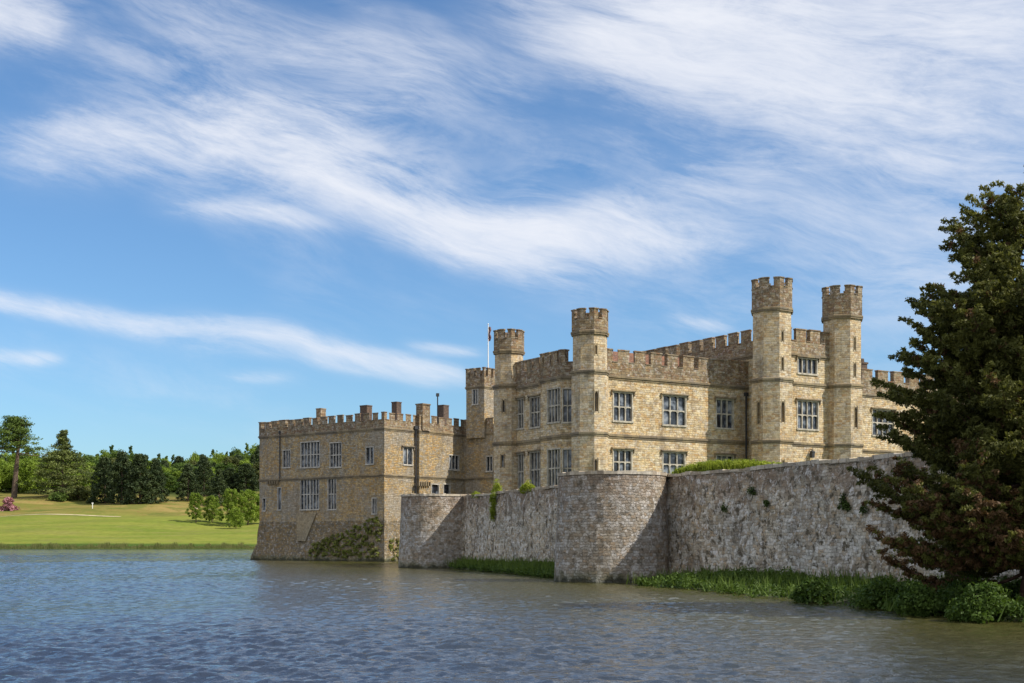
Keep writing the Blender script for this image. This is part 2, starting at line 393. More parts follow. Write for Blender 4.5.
M['bastion'] = stone('bastion_stone', .27, .15, [(q[0]*.74, q[1]*.77, q[2]*.83) for q in CUR], (.30, .26, .20), .015, .09, (.22, .16, .09), .5, (.60, .58, .54), .4, 1.0, .6, .45, seedz=9, fines=.6, irreg=.26, wet=True, jm=.6, topdark=.6)
M['cope2'] = stone('curtain_coping_stone', .7, .4, [(.46, .42, .35), (.52, .48, .42), (.36, .31, .25)], (.16, .14, .12), .012, .03, (.12, .1, .08), .5, (.55, .53, .50), .8, .5)
M['frame'] = simple('pale_window_stone', (.40, .365, .30), .85, .2, .3, 3)
M['frame_dark'] = simple('weathered_window_stone', (.44, .41, .36), .9, .2, .3, 3)
M['lead'] = simple('lead_pipe', (.035, .036, .04), .5, .4, .2, 6)
M['brick'] = stone('chimney_brick', .23, .08, [(.11, .075, .055), (.09, .06, .05), (.15, .10, .075)], (.14, .12, .1), .01, .02, (.05, .045, .04), .5, (.25, .2, .15), .2, .4)
M['roof'] = simple('lead_roof', (.16, .16, .165), .6, .4, .2, 1)
M['white'] = simple('white_paint', (.78, .78, .76), .5, .4, .05, 3)
M['flag'] = simple('furled_flag', (.20, .12, .12), .8, .2, .7, 6)
M['bark'] = simple('bark', (.13, .095, .07), .95, .1, .45, 5)
M['barkred'] = simple('red_bark', (.12, .07, .05), .95, .1, .4, 5)
def glass():
    m, t, b = new_mat('leaded_glass')
    tc = t.n('ShaderNodeTexCoord'); n = t.noise(tc.outputs['Object'], 1.1, 3, .6)
    c = t.ramp(n, [(.38, (.012, .014, .018)), (.48, (.035, .042, .055)), (.58, (.16, .18, .21)), (.70, (.30, .31, .32))])
    t.link(c, b.inputs['Base Color']); b.inputs['Roughness'].default_value = .12; b.inputs['Specular IOR Level'].default_value = .5
    bp = t.n('ShaderNodeBump'); bp.inputs['Strength'].default_value = .15; bp.inputs['Distance'].default_value = .05
    t.link(t.noise(tc.outputs['Object'], 5, 2), bp.inputs['Height']); t.link(bp.outputs[0], b.inputs['Normal'])
    return m
M['glass'] = glass()
def leafmat(name, c1, c2, trans=.25, rough=.6, rnd=.25, hue=0.0):
    m, t, b = new_mat(name)
    at = t.n('ShaderNodeAttribute', attribute_name='tone'); oi = t.n('ShaderNodeObjectInfo')
    f = t.m('ADD', at.outputs['Fac'], t.m('MULTIPLY', t.m('SUBTRACT', oi.outputs['Random'], .5), rnd), clamp=True)
    c = t.mix(f, c1, c2)
    t.link(c, b.inputs['Base Color']); b.inputs['Roughness'].default_value = rough; b.inputs['Specular IOR Level'].default_value = .2
    tr = t.n('ShaderNodeBsdfTranslucent'); t.link(t.mix(1.0, c, (1.15, 1.2, .6), 'MULTIPLY'), tr.inputs[0])
    mx = t.n('ShaderNodeMixShader'); mx.inputs[0].default_value = trans
    o = m.node_tree.nodes['Material Output']
    t.link(b.outputs[0], mx.inputs[1]); t.link(tr.outputs[0], mx.inputs[2]); t.link(mx.outputs[0], o.inputs[0])
    return m
L = {}
L['fresh'] = leafmat('fresh_leaves', (.11, .17, .02), (.26, .34, .05), .4)
L['mid'] = leafmat('summer_leaves', (.05, .095, .02), (.14, .20, .04), .3)
L['olive'] = leafmat('olive_leaves', (.05, .062, .018), (.14, .15, .04), .25)
L['dark'] = leafmat('dark_needles', (.022, .040, .016), (.075, .10, .036), .18)
L['cedar'] = leafmat('cedar_needles', (.06, .08, .028), (.26, .30, .085), .25)
L['pinegreen'] = leafmat('umbrella_pine_needles', (.04, .075, .018), (.15, .21, .04), .25)
L['yew'] = leafmat('near_conifer_needles', (.045, .055, .016), (.22, .215, .05), .28, .6, 0)
L['rust'] = leafmat('rusty_needles', (.07, .045, .02), (.20, .11, .05), .2, .6, 0)
L['pink'] = leafmat('pink_blossom', (.22, .09, .10), (.50, .24, .28), .25)
L['grass'] = leafmat('bank_grass', (.045, .085, .014), (.12, .175, .03), .3)
L['scrub'] = leafmat('scrub_leaves', (.10, .10, .04), (.27, .30, .07), .3)
L['weed'] = leafmat('bank_weeds', (.035, .07, .012), (.11, .17, .03), .3)
L['reed'] = leafmat('reed_blades', (.11, .14, .035), (.34, .32, .13), .3)
L['yellow'] = leafmat('yellow_green_leaves', (.14, .19, .02), (.34, .38, .04), .35)
L['ivy'] = leafmat('ivy_leaves', (.025, .045, .012), (.08, .12, .025), .2)

# ------------------------------------------------------------------ leaf clouds
rng = np.random.default_rng(11)
def leaf_mesh(name, centers, radii, counts, size, mat, flat=1.0, elong=1.6, tones=None, updir=0.35, shell=.35):
    """many leaf-sized quads spread through clumps: centers Nx3, radii Nx3, counts N"""
    centers = np.asarray(centers, float); radii = np.asarray(radii, float); counts = np.asarray(counts, int)
    n = counts.sum(); idx = np.repeat(np.arange(len(counts)), counts)
    d = rng.normal(size=(n, 3)); d /= np.linalg.norm(d, axis=1)[:, None]
    r = rng.random(n)**shell
    pos = centers[idx]+d*radii[idx]*r[:, None]
    nrm = rng.normal(size=(n, 3))+d*.8; nrm[:, 2] += updir*2; nrm /= np.linalg.norm(nrm, axis=1)[:, None]
    t = np.cross(nrm, rng.normal(size=(n, 3))); t /= np.linalg.norm(t, axis=1)[:, None]+1e-9
    b = np.cross(nrm, t)
    s = size*(.6+.8*rng.random(n))[:, None]
    a, c = t*s*elong*.5, b*s*.5
    v = np.stack([pos-a, pos+c*.9-a*.1, pos+a, pos-c*.9+a*.1], 1).reshape(-1, 3)
    tn = (np.asarray(tones)[idx] if tones is not None else rng.random(len(counts))[idx])*.75+rng.random(n)*.3
    return quads(name, v, mat, np.repeat(np.clip(tn, 0, 1), 4))
def quads(name, v, mat, tone):
    n = len(v)//4; me = bpy.data.meshes.new(name)
    me.vertices.add(len(v)); me.vertices.foreach_set('co', v.astype(np.float32).ravel())
    me.loops.add(4*n); me.loops.foreach_set('vertex_index', np.arange(4*n, dtype=np.int32))
    me.polygons.add(n); me.polygons.foreach_set('loop_start', np.arange(0, 4*n, 4, dtype=np.int32))
    try: me.polygons.foreach_set('loop_total', np.full(n, 4, dtype=np.int32))
    except Exception: pass
    me.update(calc_edges=True); me.validate()
    at = me.attributes.new('tone', 'FLOAT', 'POINT'); at.data.foreach_set('value', tone.astype(np.float32))
    me.materials.append(mat); return me
def mobj(name, me, parent=None, loc=(0, 0, 0)):
    o = bpy.data.objects.new(name, me); col.objects.link(o); o.location = loc
    if parent: o.parent = parent
    return o

# ------------------------------------------------------------------ water
def water():
    m, t, b = new_mat('lake_water')
    geo = t.n('ShaderNodeNewGeometry'); pos = geo.outputs['Position']
    mp = t.n('ShaderNodeMapping'); t.link(pos, mp.inputs[0]); mp.inputs['Scale'].default_value = (.8, 1.0, 1)
    n2 = t.noise(mp.outputs[0], 4.5, 4, .6, .4)
    bp = t.n('ShaderNodeBump'); bp.inputs['Strength'].default_value = 1.0; bp.inputs['Distance'].default_value = .055
    t.link(n2, bp.inputs['Height']); t.link(bp.outputs[0], b.inputs['Normal'])
    murk = t.noise(pos, .05, 4, .6)
    sx = t.n('ShaderNodeSeparateXYZ'); t.link(pos, sx.inputs[0])
    dist = t.m('SUBTRACT', t.m('SUBTRACT', 8.2, t.m('MULTIPLY', t.m('SUBTRACT', sx.outputs[1], 69.0), .36)), sx.outputs[0])
    dist = t.m('ADD', dist, t.m('MULTIPLY', t.m('SUBTRACT', murk, .5), 14.0))
    silt = t.mix(murk, (.048, .050, .016), (.085, .074, .020))
    t.link(t.mix(t.maprange(dist, 5.0, 32.0), silt, (.036, .048, .074)), b.inputs['Base Color'])
    b.inputs['Roughness'].default_value = .07; b.inputs['IOR'].default_value = 1.333
    mb = MB(); mb.face([(-3000, -400, -.16), (3000, -400, -.16), (3000, 1000, -.16), (-3000, 1000, -.16)])
    tag(mb.build('lake_bed', m), 'dark deep water under the waves', kind='structure')
    # wind waves as real surface: rows open out with distance
    ys = [7.0]
    while ys[-1] < 324: ys.append(ys[-1]+max(.075, ys[-1]*.0030))
    ys = np.array(ys); u = np.linspace(-.60, .60, 760); ny, nx = len(ys), len(u)
    X = (ys[:, None]+42)*u[None, :]; Y = np.repeat(ys[:, None], nx, 1); Zw = np.zeros_like(X)
    g = np.random.default_rng(5); Xw = X+.5*np.sin(Y*.21)+.35*np.sin(Y*.53+X*.17); Yw = Y+.4*np.sin(X*.33+Y*.11)
    env = 1+.35*np.sin(X*.07+Y*.05+1)*np.sin(Y*.09-X*.03)+.22*np.sin(X*.19-Y*.13)+.28*np.sin(Y*.045+.02*X+2*np.sin(X*.03))*np.sin(X*.05-Y*.021+.7)
    shel = np.clip((8.2-.34*(Y-69)-X-.0)/26, 0, 1); shel = np.where(Y < 110, .45+.55*shel**.6, 1)   # calmer in the lee of the wall
    for k in range(84):
        lam = math.exp(g.uniform(math.log(.22), math.log(2.1))); a = g.normal(-1.75, .62); kx, ky = math.cos(a)*6.283/lam, math.sin(a)*6.283/lam
        amp = .0051*lam**.80*(1 if lam < 1.3 else (1.3/lam)**1.1)
        ph = Xw*kx+Yw*ky+g.uniform(0, 6.28)
        res = np.clip(lam/(np.maximum(.06, ys*.003)*2.2), 0, 1)[:, None]
        sn = np.sin(ph); Zw += amp*res*(1-np.abs(sn)*1.1+.35*sn)
    Zw = (Zw-Zw.mean())*env*shel
    v = np.stack([X, Y, Zw], 2).reshape(-1, 3); idx = np.arange(ny*nx).reshape(ny, nx)
    q = np.stack([idx[:-1, :-1], idx[:-1, 1:], idx[1:, 1:], idx[1:, :-1]], 2).reshape(-1, 4); n = len(q)
    me = bpy.data.meshes.new('water'); me.vertices.add(len(v)); me.vertices.foreach_set('co', v.astype(np.float32).ravel())
    me.loops.add(4*n); me.loops.foreach_set('vertex_index', q.astype(np.int32).ravel())
    me.polygons.add(n); me.polygons.foreach_set('loop_start', np.arange(0, 4*n, 4, dtype=np.int32)); me.polygons.foreach_set('loop_total', np.full(n, 4, dtype=np.int32))
    me.polygons.foreach_set('use_smooth', np.ones(n, dtype=bool)); me.update(calc_edges=True); me.materials.append(m)
    o = bpy.data.objects.new('water', me); col.objects.link(o); tag(o, 'rippled blue-grey lake round the castle', kind='structure')
water()

# ------------------------------------------------------------------ far shore and hill
PROF = [(-1e4, -3), (314, -1.5), (318, .05), (322, .55), (360, 3.6), (400, 7.6), (430, 10.4), (470, 15.2), (500, 19.2), (540, 22.5), (600, 26), (700, 29), (1000, 31), (1600, 22), (9500, 10)]
def shore_off(x): return 2.5*math.sin(x*.021)+1.2*math.sin(x*.07+1)
def tz(x, y):
    yy = y-shore_off(x)
    for (a, za), (b, zb) in zip(PROF, PROF[1:]):
        if yy <= b:
            k = (yy-a)/(b-a); z = za+(zb-za)*k; break
    amp = min(1, max(0, (yy-326)/90))
    return z+amp*(.9*math.sin(x*.045+y*.02)+.5*math.sin(x*.11-y*.06)+.9*math.sin(x*.017+2))
def far_land():
    xs = np.concatenate([np.linspace(-4500, -420, 16), np.linspace(-400, 300, 176), np.linspace(330, 4500, 16)])
    ys = np.concatenate([np.linspace(312, 330, 13), np.linspace(333, 620, 80), np.linspace(640, 1600, 22), np.linspace(1800, 9000, 10)])
    mb = MB(); nx = len(xs)
    vs = [(x, y, tz(x, y)) for y in ys for x in xs]
    fs = [(j*nx+i, j*nx+i+1, (j+1)*nx+i+1, (j+1)*nx+i) for j in range(len(ys)-1) for i in range(nx-1)]
    me = bpy.data.meshes.new('far_shore'); me.from_pydata(vs, [], fs)
    me.polygons.foreach_set('use_smooth', [True]*len(fs))
    m, t, b = new_mat('parkland')
    geo = t.n('ShaderNodeNewGeometry'); pos = geo.outputs['Position']
    sp = t.n('ShaderNodeSeparateXYZ'); t.link(pos, sp.inputs[0]); x, y = sp.outputs[0], sp.outputs[1]
    wob = t.m('MULTIPLY', t.m('SUBTRACT', t.noise(pos, .025, 5, .6), .5), 60.0)
    yy = t.m('ADD', y, wob)
    mp = t.n('ShaderNodeMapping'); t.link(pos, mp.inputs[0]); mp.inputs['Scale'].default_value = (.03, .12, .1)
    n1 = t.noise(mp.outputs[0], 1.0, 6, .65); n2 = t.noise(pos, .5, 6, .7)
    lawn = t.mix(t.maprange(n1, .35, .65), (.145, .185, .028), (.215, .225, .042))
    rough = t.mix(t.maprange(n1, .35, .62), (.29, .22, .075), (.16, .165, .035))
    rough = t.mix(t.maprange(n2, .50, .64, 0, .75), rough, (.17, .10, .035)); n3 = t.noise(pos, .09, 6, .7); rough = t.mix(t.maprange(n3, .5, .6, 0, .8), rough, (.12, .14, .03)); lawn = t.mix(t.maprange(n3, .48, .66, 0, .55), lawn, (.20, .19, .055))
    c = t.mix(t.maprange(yy, 414, 438), lawn, rough)
    c = t.mix(t.maprange(y, 505, 540), c, (.05, .07, .02))
    c = t.mix(t.maprange(t.m('ADD', y, t.m('MULTIPLY', wob, .12)), 331, 325), c, (.06, .10, .018))
    g = t.maprange(n2, .3, .7, .8, 1.2, 'LINEAR'); c = t.mix(1.0, c, t.comb(g, g, g), 'MULTIPLY')
    t.link(c, b.inputs['Base Color']); b.inputs['Roughness'].default_value = 1; b.inputs['Specular IOR Level'].default_value = 0.05
    me.materials.append(m)
    tag(mobj('terrain', me), 'grassy hillside rising beyond the lake', kind='structure')
far_land()
def ribbon(name, pts, w, mat, lift=.08):
    mb = MB()
    for (x0, y0), (x1, y1) in zip(pts, pts[1:]):
        mb.face([(x0, y0-w, tz(x0, y0-w)+lift), (x1, y1-w, tz(x1, y1-w)+lift), (x1, y1+w, tz(x1, y1+w)+lift), (x0, y0+w, tz(x0, y0+w)+lift)])
    return mb.build(name, mat)
M['sand'] = simple('pale_track', (.48, .40, .25), .95, .1, .25, .4)
pts = [(-190+i*2.5, 419+4*math.sin(i*.05)+.03*i) for i in range(26)]
tag(ribbon('path', pts, 1.1, M['sand']), 'pale track crossing the slope above the lawn', kind='structure')
pts = [(-113+i*2.2, 462-.9*i) for i in range(12)]
tag(ribbon('path', pts, 1.6, M['sand']), 'pale sandy track under the dark trees', kind='structure')

# reeds along the far shore
def reeds():
    n = 15000; x = rng.uniform(-190, -40, n); th = rng.random(n)
    so = 2.5*np.sin(x*.021)+1.2*np.sin(x*.07+1); y = 318.2+so+rng.random(n)*2.6
    z = np.array([tz(a, b) for a, b in zip(x, y)])
    h = (.25+.75*rng.random(n)**1.5)*(.9+.25*np.sin(x*.43)+.3*np.sin(x*1.51+1)+.25*np.sin(x*3.1)).clip(.3, 1.5)
    dx = rng.normal(size=n)*.25; w = .09
    p = np.stack([x, y, z], 1)
    v = np.stack([p+np.array([-w, 0, -.2]), p+np.array([w, 0, -.2]), p+np.stack([dx+.03, 0*h, h], 1), p+np.stack([dx-.03, 0*h, h], 1)], 1).reshape(-1, 3)
    tag(mobj('reeds', quads('reeds', v, L['reed'], np.repeat(rng.random(n), 4))), 'belt of rough grass and reeds along the far shore', 'reeds', kind='stuff')
reeds()

# ------------------------------------------------------------------ plan of the castle
Av = Vector((.848, .530)); Lv = Vector((-.530, .848))
T2 = Vector(P(590, 103)); T1 = T2+Lv*12.15; J = T2+Av*16.65; T3 = J-Lv*2.96; T4 = T3+Av*8.24
BZ = 3.0
def V2(v): return (v.x, v.y) if isinstance(v, Vector) else (v[0], v[1])

def window_obj(name, parent, a, b, s0, s1, z0, z1, lights, rows, hood=True, reveal=.28, fw=.09, mwid=.085, thick_mid=False, mat=None):
    """stone mullioned window filling an opening in wall a->b, outward side to the right of a->b"""
    Ld = math.dist(a, b); dx, dy = (b[0]-a[0])/Ld, (b[1]-a[1])/Ld; nx, ny = dy, -dx
    def pt(s, d, z): return (a[0]+dx*s+nx*d, a[1]+dy*s+ny*d, z)
    def bar(mb, sa, sb, za, zb, d0, d1):
        mb.hexa([pt(sa, d1, za), pt(sb, d1, za), pt(sb, d0, za), pt(sa, d0, za)], [pt(sa, d1, zb), pt(sb, d1, zb), pt(sb, d0, zb), pt(sa, d0, zb)])
    mb = MB(); o = .035
    bar(mb, s0-fw, s0+.02, z0-.02, z1+.02, -.22, o); bar(mb, s1-.02, s1+fw, z0-.02, z1+.02, -.22, o)
    bar(mb, s0-fw*1.3, s1+fw*1.3, z0-.13, z0+.012, -.22, o+.06); bar(mb, s0-fw*1.1, s1+fw*1.1, z1-.012, z1+.10, -.22, o+.006)
    if hood:
        hb = MB()
        bar(hb, s0-.24, s1+.24, z1+.11, z1+.22, -.02, .20); bar(hb, s0-.24, s0-.145, z1-.2, z1+.107, -.02, .13); bar(hb, s1+.145, s1+.24, z1-.2, z1+.107, -.02, .13)
    W = s1-s0
    for i in range(1, lights):
        c = s0+W*i/lights; hw = mwid/2*(2.0 if thick_mid and i*2 == lights else 1)
        bar(mb, c-hw, c+hw, z0, z1, -.20, -.04)
    for r in range(1, rows):
        c = z0+(z1-z0)*r/rows; bar(mb, s0, s1, c-.05, c+.05, -.197, -.043)
    # small spandrels giving each light a rounded head
    lw = W/lights
    for r in range(rows):
        zt = z0+(z1-z0)*(r+1)/rows-(.05 if r < rows-1 else 0)
        for i in range(lights):
            for sgn, c in ((1, s0+lw*i+mwid/2), (-1, s0+lw*(i+1)-mwid/2)):
                q = lw*.18
                mb.face([pt(c, -.05, zt), pt(c+sgn*q, -.05, zt), pt(c, -.05, zt-q)][::-sgn])
    w = mb.build(name, mat or M['frame'], parent)
    if hood: hb.build('hood_mould', M['string'], w)
    g = MB(); g.face([pt(s0-.02, -.17, z0), pt(s1+.02, -.17, z0), pt(s1+.02, -.17, z1), pt(s0-.02, -.17, z1)])
    g.build('glass', M['glass'], w)
    return w
def pixwin(a, b, x0, x1, y0, y1):
    """opening on wall a->b measured from its seen columns and rows"""
    s0, d0 = hit(x0, a, b); s1, d1 = hit(x1, a, b); d = (d0+d1)/2
    return (s0, s1, Z(y1, d), Z(y0, d))
def slit_obj(parent, a, b, s, z0, z1, w=.22, cross=False):
    Ld = math.dist(a, b); dx, dy = (b[0]-a[0])/Ld, (b[1]-a[1])/Ld; nx, ny = dy, -dx
    def pt(q, d, z): return (a[0]+dx*q+nx*d, a[1]+dy*q+ny*d, z)
    mb = MB()
    for sa, sb in ((s-w/2-.10, s-w/2), (s+w/2, s+w/2+.10)):
        mb.hexa([pt(sa, .02, z0-.1), pt(sb, .02, z0-.1), pt(sb, -.1, z0-.1), pt(sa, -.1, z0-.1)], [pt(sa, .02, z1+.1), pt(sb, .02, z1+.1), pt(sb, -.1, z1+.1), pt(sa, -.1, z1+.1)])
    mb.face([pt(s-w/2, -.005, z1), pt(s, -.005, z1), pt(s-w/2, -.005, z1-w*.8)][::-1]); mb.face([pt(s+w/2, -.005, z1), pt(s, -.005, z1), pt(s+w/2, -.005, z1-w*.8)])
    o = mb.build('arrow_slit', M['string'], parent)
    g = MB(); g.face([pt(s-w/2, -.24, z0), pt(s+w/2, -.24, z0), pt(s+w/2, -.24, z1), pt(s-w/2, -.24, z1)]); g.build('glass', M['glass'], o)

def octagon(c, r, ang0):
    return [(c[0]+r*math.cos(ang0+math.pi/4*k), c[1]+r*math.sin(ang0+math.pi/4*k)) for k in range(8)]
NANG = math.atan2(-.848, .530)     # bearing of the south front's outward normal
def turret(parent, c, r, zc, ztop, strings, slits, z0=BZ, stone_='turret', crown=.09, label=None, wide=None):
    """octagonal stair turret: shaft with slits, string rings and a wider battlemented crown"""
    ztop -= .14; c = V2(c); R0 = r/math.cos(math.pi/8)
    po = octagon(c, R0, NANG-math.pi/8-math.pi)   # edges face the building's own axes
    mb = MB(); cr = MB(); cp = MB(); st = MB(); todo = []
    wz = wide if wide else 0
    pw = offset(po, .10)
    for i in range(8):
        a, b = po[i], po[(i+1) % 8]
        ang = math.atan2(-(b[0]-a[0]), b[1]-a[1]); Lk = math.dist(a, b)
        holes = []
        for (px, y0, y1, w) in slits:
            s, d = hit(px, a, b)
            vis = (b[1]-a[1])*(-a[0])+(-(b[0]-a[0]))*(-a[1]) > 0
            if w/2 < s < Lk-w/2 and vis:
                z1 = Z(y0, d); zz0 = Z(y1, d)
                holes.append((s-w/2, s+w/2, zz0, z1)); todo.append((a, b, s, zz0, z1, w))
        if wz:
            hb = [h for h in holes if h[3] < wz-.3]; ht = [h for h in holes if h[2] > wz]
            a2, b2 = pw[i], pw[(i+1) % 8]; k = math.dist(a2, b2)/Lk
            hb2 = []
            for h in hb:
                m_ = (h[0]+h[1])/2*k; w_ = (h[1]-h[0])/2; hb2.append((m_-w_, m_+w_, h[2], h[3]))
            todo = [(a2, b2, q[2]*k, *q[3:]) if (q[0] == a and q[4] < wz-.3) else q for q in todo]
            panel(mb, a2, b2, z0, wz, hb2, .25, i*1.7); panel(mb, a, b, wz, zc, ht, .25, i*1.7)
        else: panel(mb, a, b, z0, zc, holes, .25, i*1.7)
    sh = mb.build('turret', M[stone_], parent)
    if label: sh['label'] = label
    pc = offset(po, crown)
    for i in range(8): panel(cr, pc[i], pc[(i+1) % 8], zc, ztop-.80, (), .2, i*1.3)
    el = math.dist(pc[0], pc[1]); crenels(cr, cr, pc, ztop-.80-.002, .02, .70, .28, el*.68, el*.32, 0, None, .012, .5)
    cr.face([(*q, zc+.9) for q in offset(po, -.1)])
    cr.face([(*q, zc-.01) for q in pc][::-1])
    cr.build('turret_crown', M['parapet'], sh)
    for z in [zc+.05]+list(strings):
        st = MB(); string(st, pc if z == zc+.05 else pw if (wz and z <= wz+.1) else po, z, .26, .08 if z == zc+.05 else .12); st.build('string_course', M['string'], sh)
    for q in todo: slit_obj(sh, *q[:2], q[2], q[3], q[4], q[5])
    return sh

castle = empty('castle', (T2.x, T2.y, BZ), 'honey-coloured stone castle range with octagonal battlemented turrets, right of the older keep', 'castle')
# --- lower range: front A, west front B with its canted bay
PSTR, TOPZ = 15.35, 15.35
LSTR = Z(434, 103.5)
bayA = T2+Lv*1.55; bayB = T2+Lv*2.55-Av*1.0; bayC = T2+Lv*5.6-Av*1.0; bayD = T2+Lv*6.6
Mp = [V2(p) for p in (T2, J, J+Lv*14, T1+Av*16.65, T1, bayD, bayC, bayB, bayA)]
walls = MB(); wins = []
def wl(a, b, ws, z0=BZ, z1=None, ub=0, mbx=None):
    hs = []
    for (x0, x1, y0, y1, n, r, hd) in ws:
        s0, s1, za, zb = pixwin(a, b, x0, x1, y0, y1); hs.append((s0, s1, za, zb)); wins.append((a, b, s0, s1, za, zb, n, r, hd))
    panel(mbx or walls, a, b, z0, z1, hs, .4, ub)
wl(Mp[0], Mp[1], [(613.5, 632, 393, 421, 3, 2, True), (613.5, 631.5, 450.5, 473.5, 3, 2, True), (663, 685.5, 396.5, 425, 3, 2, True), (663, 684.5, 453, 476, 3, 2, True), (716.5, 733, 400, 428, 3, 2, True), (716.5, 733, 456, 480, 3, 2, True)], z1=PSTR)
wl(Mp[4], Mp[5], [(514.8, 523.6, 399.5, 428.5, 3, 2, True), (530.4, 540, 397.5, 427, 3, 2, True), (514.8, 523.6, 454.5, 489, 3, 2, True), (530.4, 540, 452.5, 487, 3, 2, True)], z1=PSTR, ub=3)
wl(Mp[5], Mp[6], [], z1=PSTR, ub=1)
wl(Mp[6], Mp[7], [(547.8, 560.2, 389, 422, 4, 2, False), (547.8, 560.2, 449.5, 487, 4, 2, False)], z1=PSTR, ub=7)
wl(Mp[7], Mp[8], [(563, 571.8, 389, 422, 2, 2, False), (563, 571.8, 449.5, 487, 2, 2, False)], z1=PSTR, ub=9)
wl(Mp[8], Mp[0], [], z1=PSTR, ub=11); wl(Mp[2], Mp[3], [], z1=PSTR); wl(Mp[3], Mp[4], [], z1=PSTR)
ed = [0, 2, 3, 4, 5, 6, 7, 8]
par = MB(); cap = MB(); st = MB(); roof = MB()
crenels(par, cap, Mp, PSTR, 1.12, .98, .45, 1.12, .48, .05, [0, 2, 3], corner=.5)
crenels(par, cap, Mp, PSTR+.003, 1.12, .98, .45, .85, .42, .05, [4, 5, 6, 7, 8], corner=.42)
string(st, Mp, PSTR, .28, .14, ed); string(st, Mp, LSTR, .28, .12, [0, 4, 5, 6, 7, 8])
roof.face([(*p, PSTR+.1) for p in Mp])
tm = stone('roof_tiles', .17, .12, [(.22, .11, .07), (.17, .09, .06), (.27, .14, .09), (.14, .09, .07)], (.08, .05, .04), .008, .01, (.08, .07, .05), .5, (.25, .22, .16), .2, .4)
mb = MB(); e_ = [T2+Av*2.0+Lv*1.3, J-Av*.2+Lv*1.3, J-Av*.2+Lv*10.2, T2+Av*2.0+Lv*10.2]; rd = [T2+Av*6.4+Lv*5.7, J-Av*.2+Lv*5.7]
ez, rz_ = PSTR+.45, PSTR+3.0
E4 = [(p.x, p.y, ez) for p in e_]; R2 = [(p.x, p.y, rz_) for p in rd]
mb.face([E4[0], E4[1], R2[1], R2[0]]); mb.face([E4[2], E4[3], R2[0], R2[1]]); mb.face([E4[3], E4[0], R2[0]]); mb.face([E4[1], E4[2], R2[1]])
mb.build('tiled_roof', tm, castle)
# --- taller gate block with two turrets
Wp = [V2(p) for p in (T3, T4, T4+Lv*18, T3+Lv*18)]
WTOP = Z(330, 111.5); WPAR = WTOP-2.15
TS2, TS1 = Z(380.5, 109.3), Z(441.5, 109.3)
wl(Wp[0], Wp[1], [(798, 816.8, 359, 373.6, 4, 1, True), (797.5, 818, 401.5, 429, 4, 2, True)], z1=WPAR, ub=21)
for i in (1, 2, 3): wl(Wp[i], Wp[(i+1) % 4], [], z1=WPAR, ub=25*i)
crenels(par, cap, Wp, WPAR, 1.1, 1.0, .45, 1.15, .45, .05)
string(st, Wp, WPAR, .28, .14); string(st, Wp, TS2, .26, .12, [0]); string(st, Wp, TS1, .26, .12, [0])
roof.face([(*p, WPAR+.1) for p in Wp])
# --- east range beyond the gate block
K0 = J+Av*8.24; Rp = [V2(p) for p in (K0, K0+Av*21, K0+Av*21+Lv*12, K0+Lv*12)]
RSTR = 15.6
wl(Rp[0], Rp[1], [(872.5, 893.5, 410.5, 435.5, 4, 2, True)], z1=RSTR, ub=33)
for i in (1, 2): wl(Rp[i], Rp[i+1], [], z1=RSTR, ub=41)
crenels(par, cap, Rp, RSTR, 1.3, .95, .45, 1.35, .75, .05, [0, 1, 2]); string(st, Rp, RSTR, .28, .14, [0, 1, 2])
string(st, Rp, TS1, .26, .12, [0])
roof.face([(*p, RSTR+.1) for p in Rp])
walls.build('wall', M['ashlar'], castle); par.build('parapet', M['parapet'], castle); cap.build('coping', M['coping'], castle)
st.build('string_course', M['string'], castle); roof.build('roof', M['roof'], castle)
for (a, b, s0, s1, za, zb, n, r, hd) in wins: window_obj('window', castle, a, b, s0, s1, za, zb, n, r, hd)
turret(castle, T2, 16.2*103/F, Z(334, 103), Z(309, 103), [Z(372.5, 103), LSTR-.02], [(596, 391, 411.5, .3), (596, 344.5, 354, .16), (595.5, 459, 476, .28)], wide=Z(372.5, 103))
turret(castle, T1, 13.2*113.3/F, Z(352.5, 113.3), Z(329.5, 113.3), [Z(386.8, 113.3), LSTR-.02], [(504, 400, 412, .16), (503, 455, 467, .2)], wide=Z(386.8, 113.3))
turret(castle, T3, 18.6*109.3/F, Z(311.5, 109.3), Z(279, 109.3), [TS2-.02, TS1-.02], [(782.5, 331, 341, .16), (782.5, 357, 370, .2), (782.3, 401, 422, .3), (759.5, 402, 424, .26), (782.5, 460, 468, .24)], wide=TS2)
turret(castle, T4, 18.2*113.7/F, Z(319, 113.7), Z(287, 113.7), [TS2-.02, TS1-.02], [(854.8, 337, 350, .16), (854.8, 363, 376.6, .2), (855, 407, 427.5, .3)], wide=TS2)
# rainwater pipe in the corner, chimney stack, wall lantern
mb = MB(); q = J-Av*.35-Lv*.16; mb.tube([(q.x, q.y, BZ), (q.x, q.y, Z(396, 111.5))], .08, 8); mb.box((q.x, q.y, Z(396, 111.5)), (.3, .26, .3), math.atan2(.53, .848))
mb.build('pipe_or_shade_line', M['lead'], castle)
mb = MB(); q = K0+Av*7.0+Lv*1.6; mb.box((q.x, q.y, RSTR), (1.3, .8, 3.0), math.atan2(.53, .848)); mb.box((q.x, q.y, RSTR+3.002), (1.45, .95, .16), math.atan2(.53, .848))
for k in (-.4, 0, .4):
    w = q+Av*k; mb.box((w.x, w.y, RSTR+3.165), (.3, .3, .38), .5, .8)
mb.build('chimney', M['brick'], castle)
mb = MB(); s, d = hit(810, Wp[0], Wp[1]); q = Vector(Wp[0])+Av*s-Lv*.28; z = Z(458, d)
mb.box((q.x, q.y, z), (.26, .26, .5), .56, 1.25); mb.box((q.x, q.y, z+.502), (.4, .4, .16), .56, .2); mb.box((q.x+Lv.x*.15, q.y+Lv.y*.15, z+.7), (.05, .36, .05), .56)
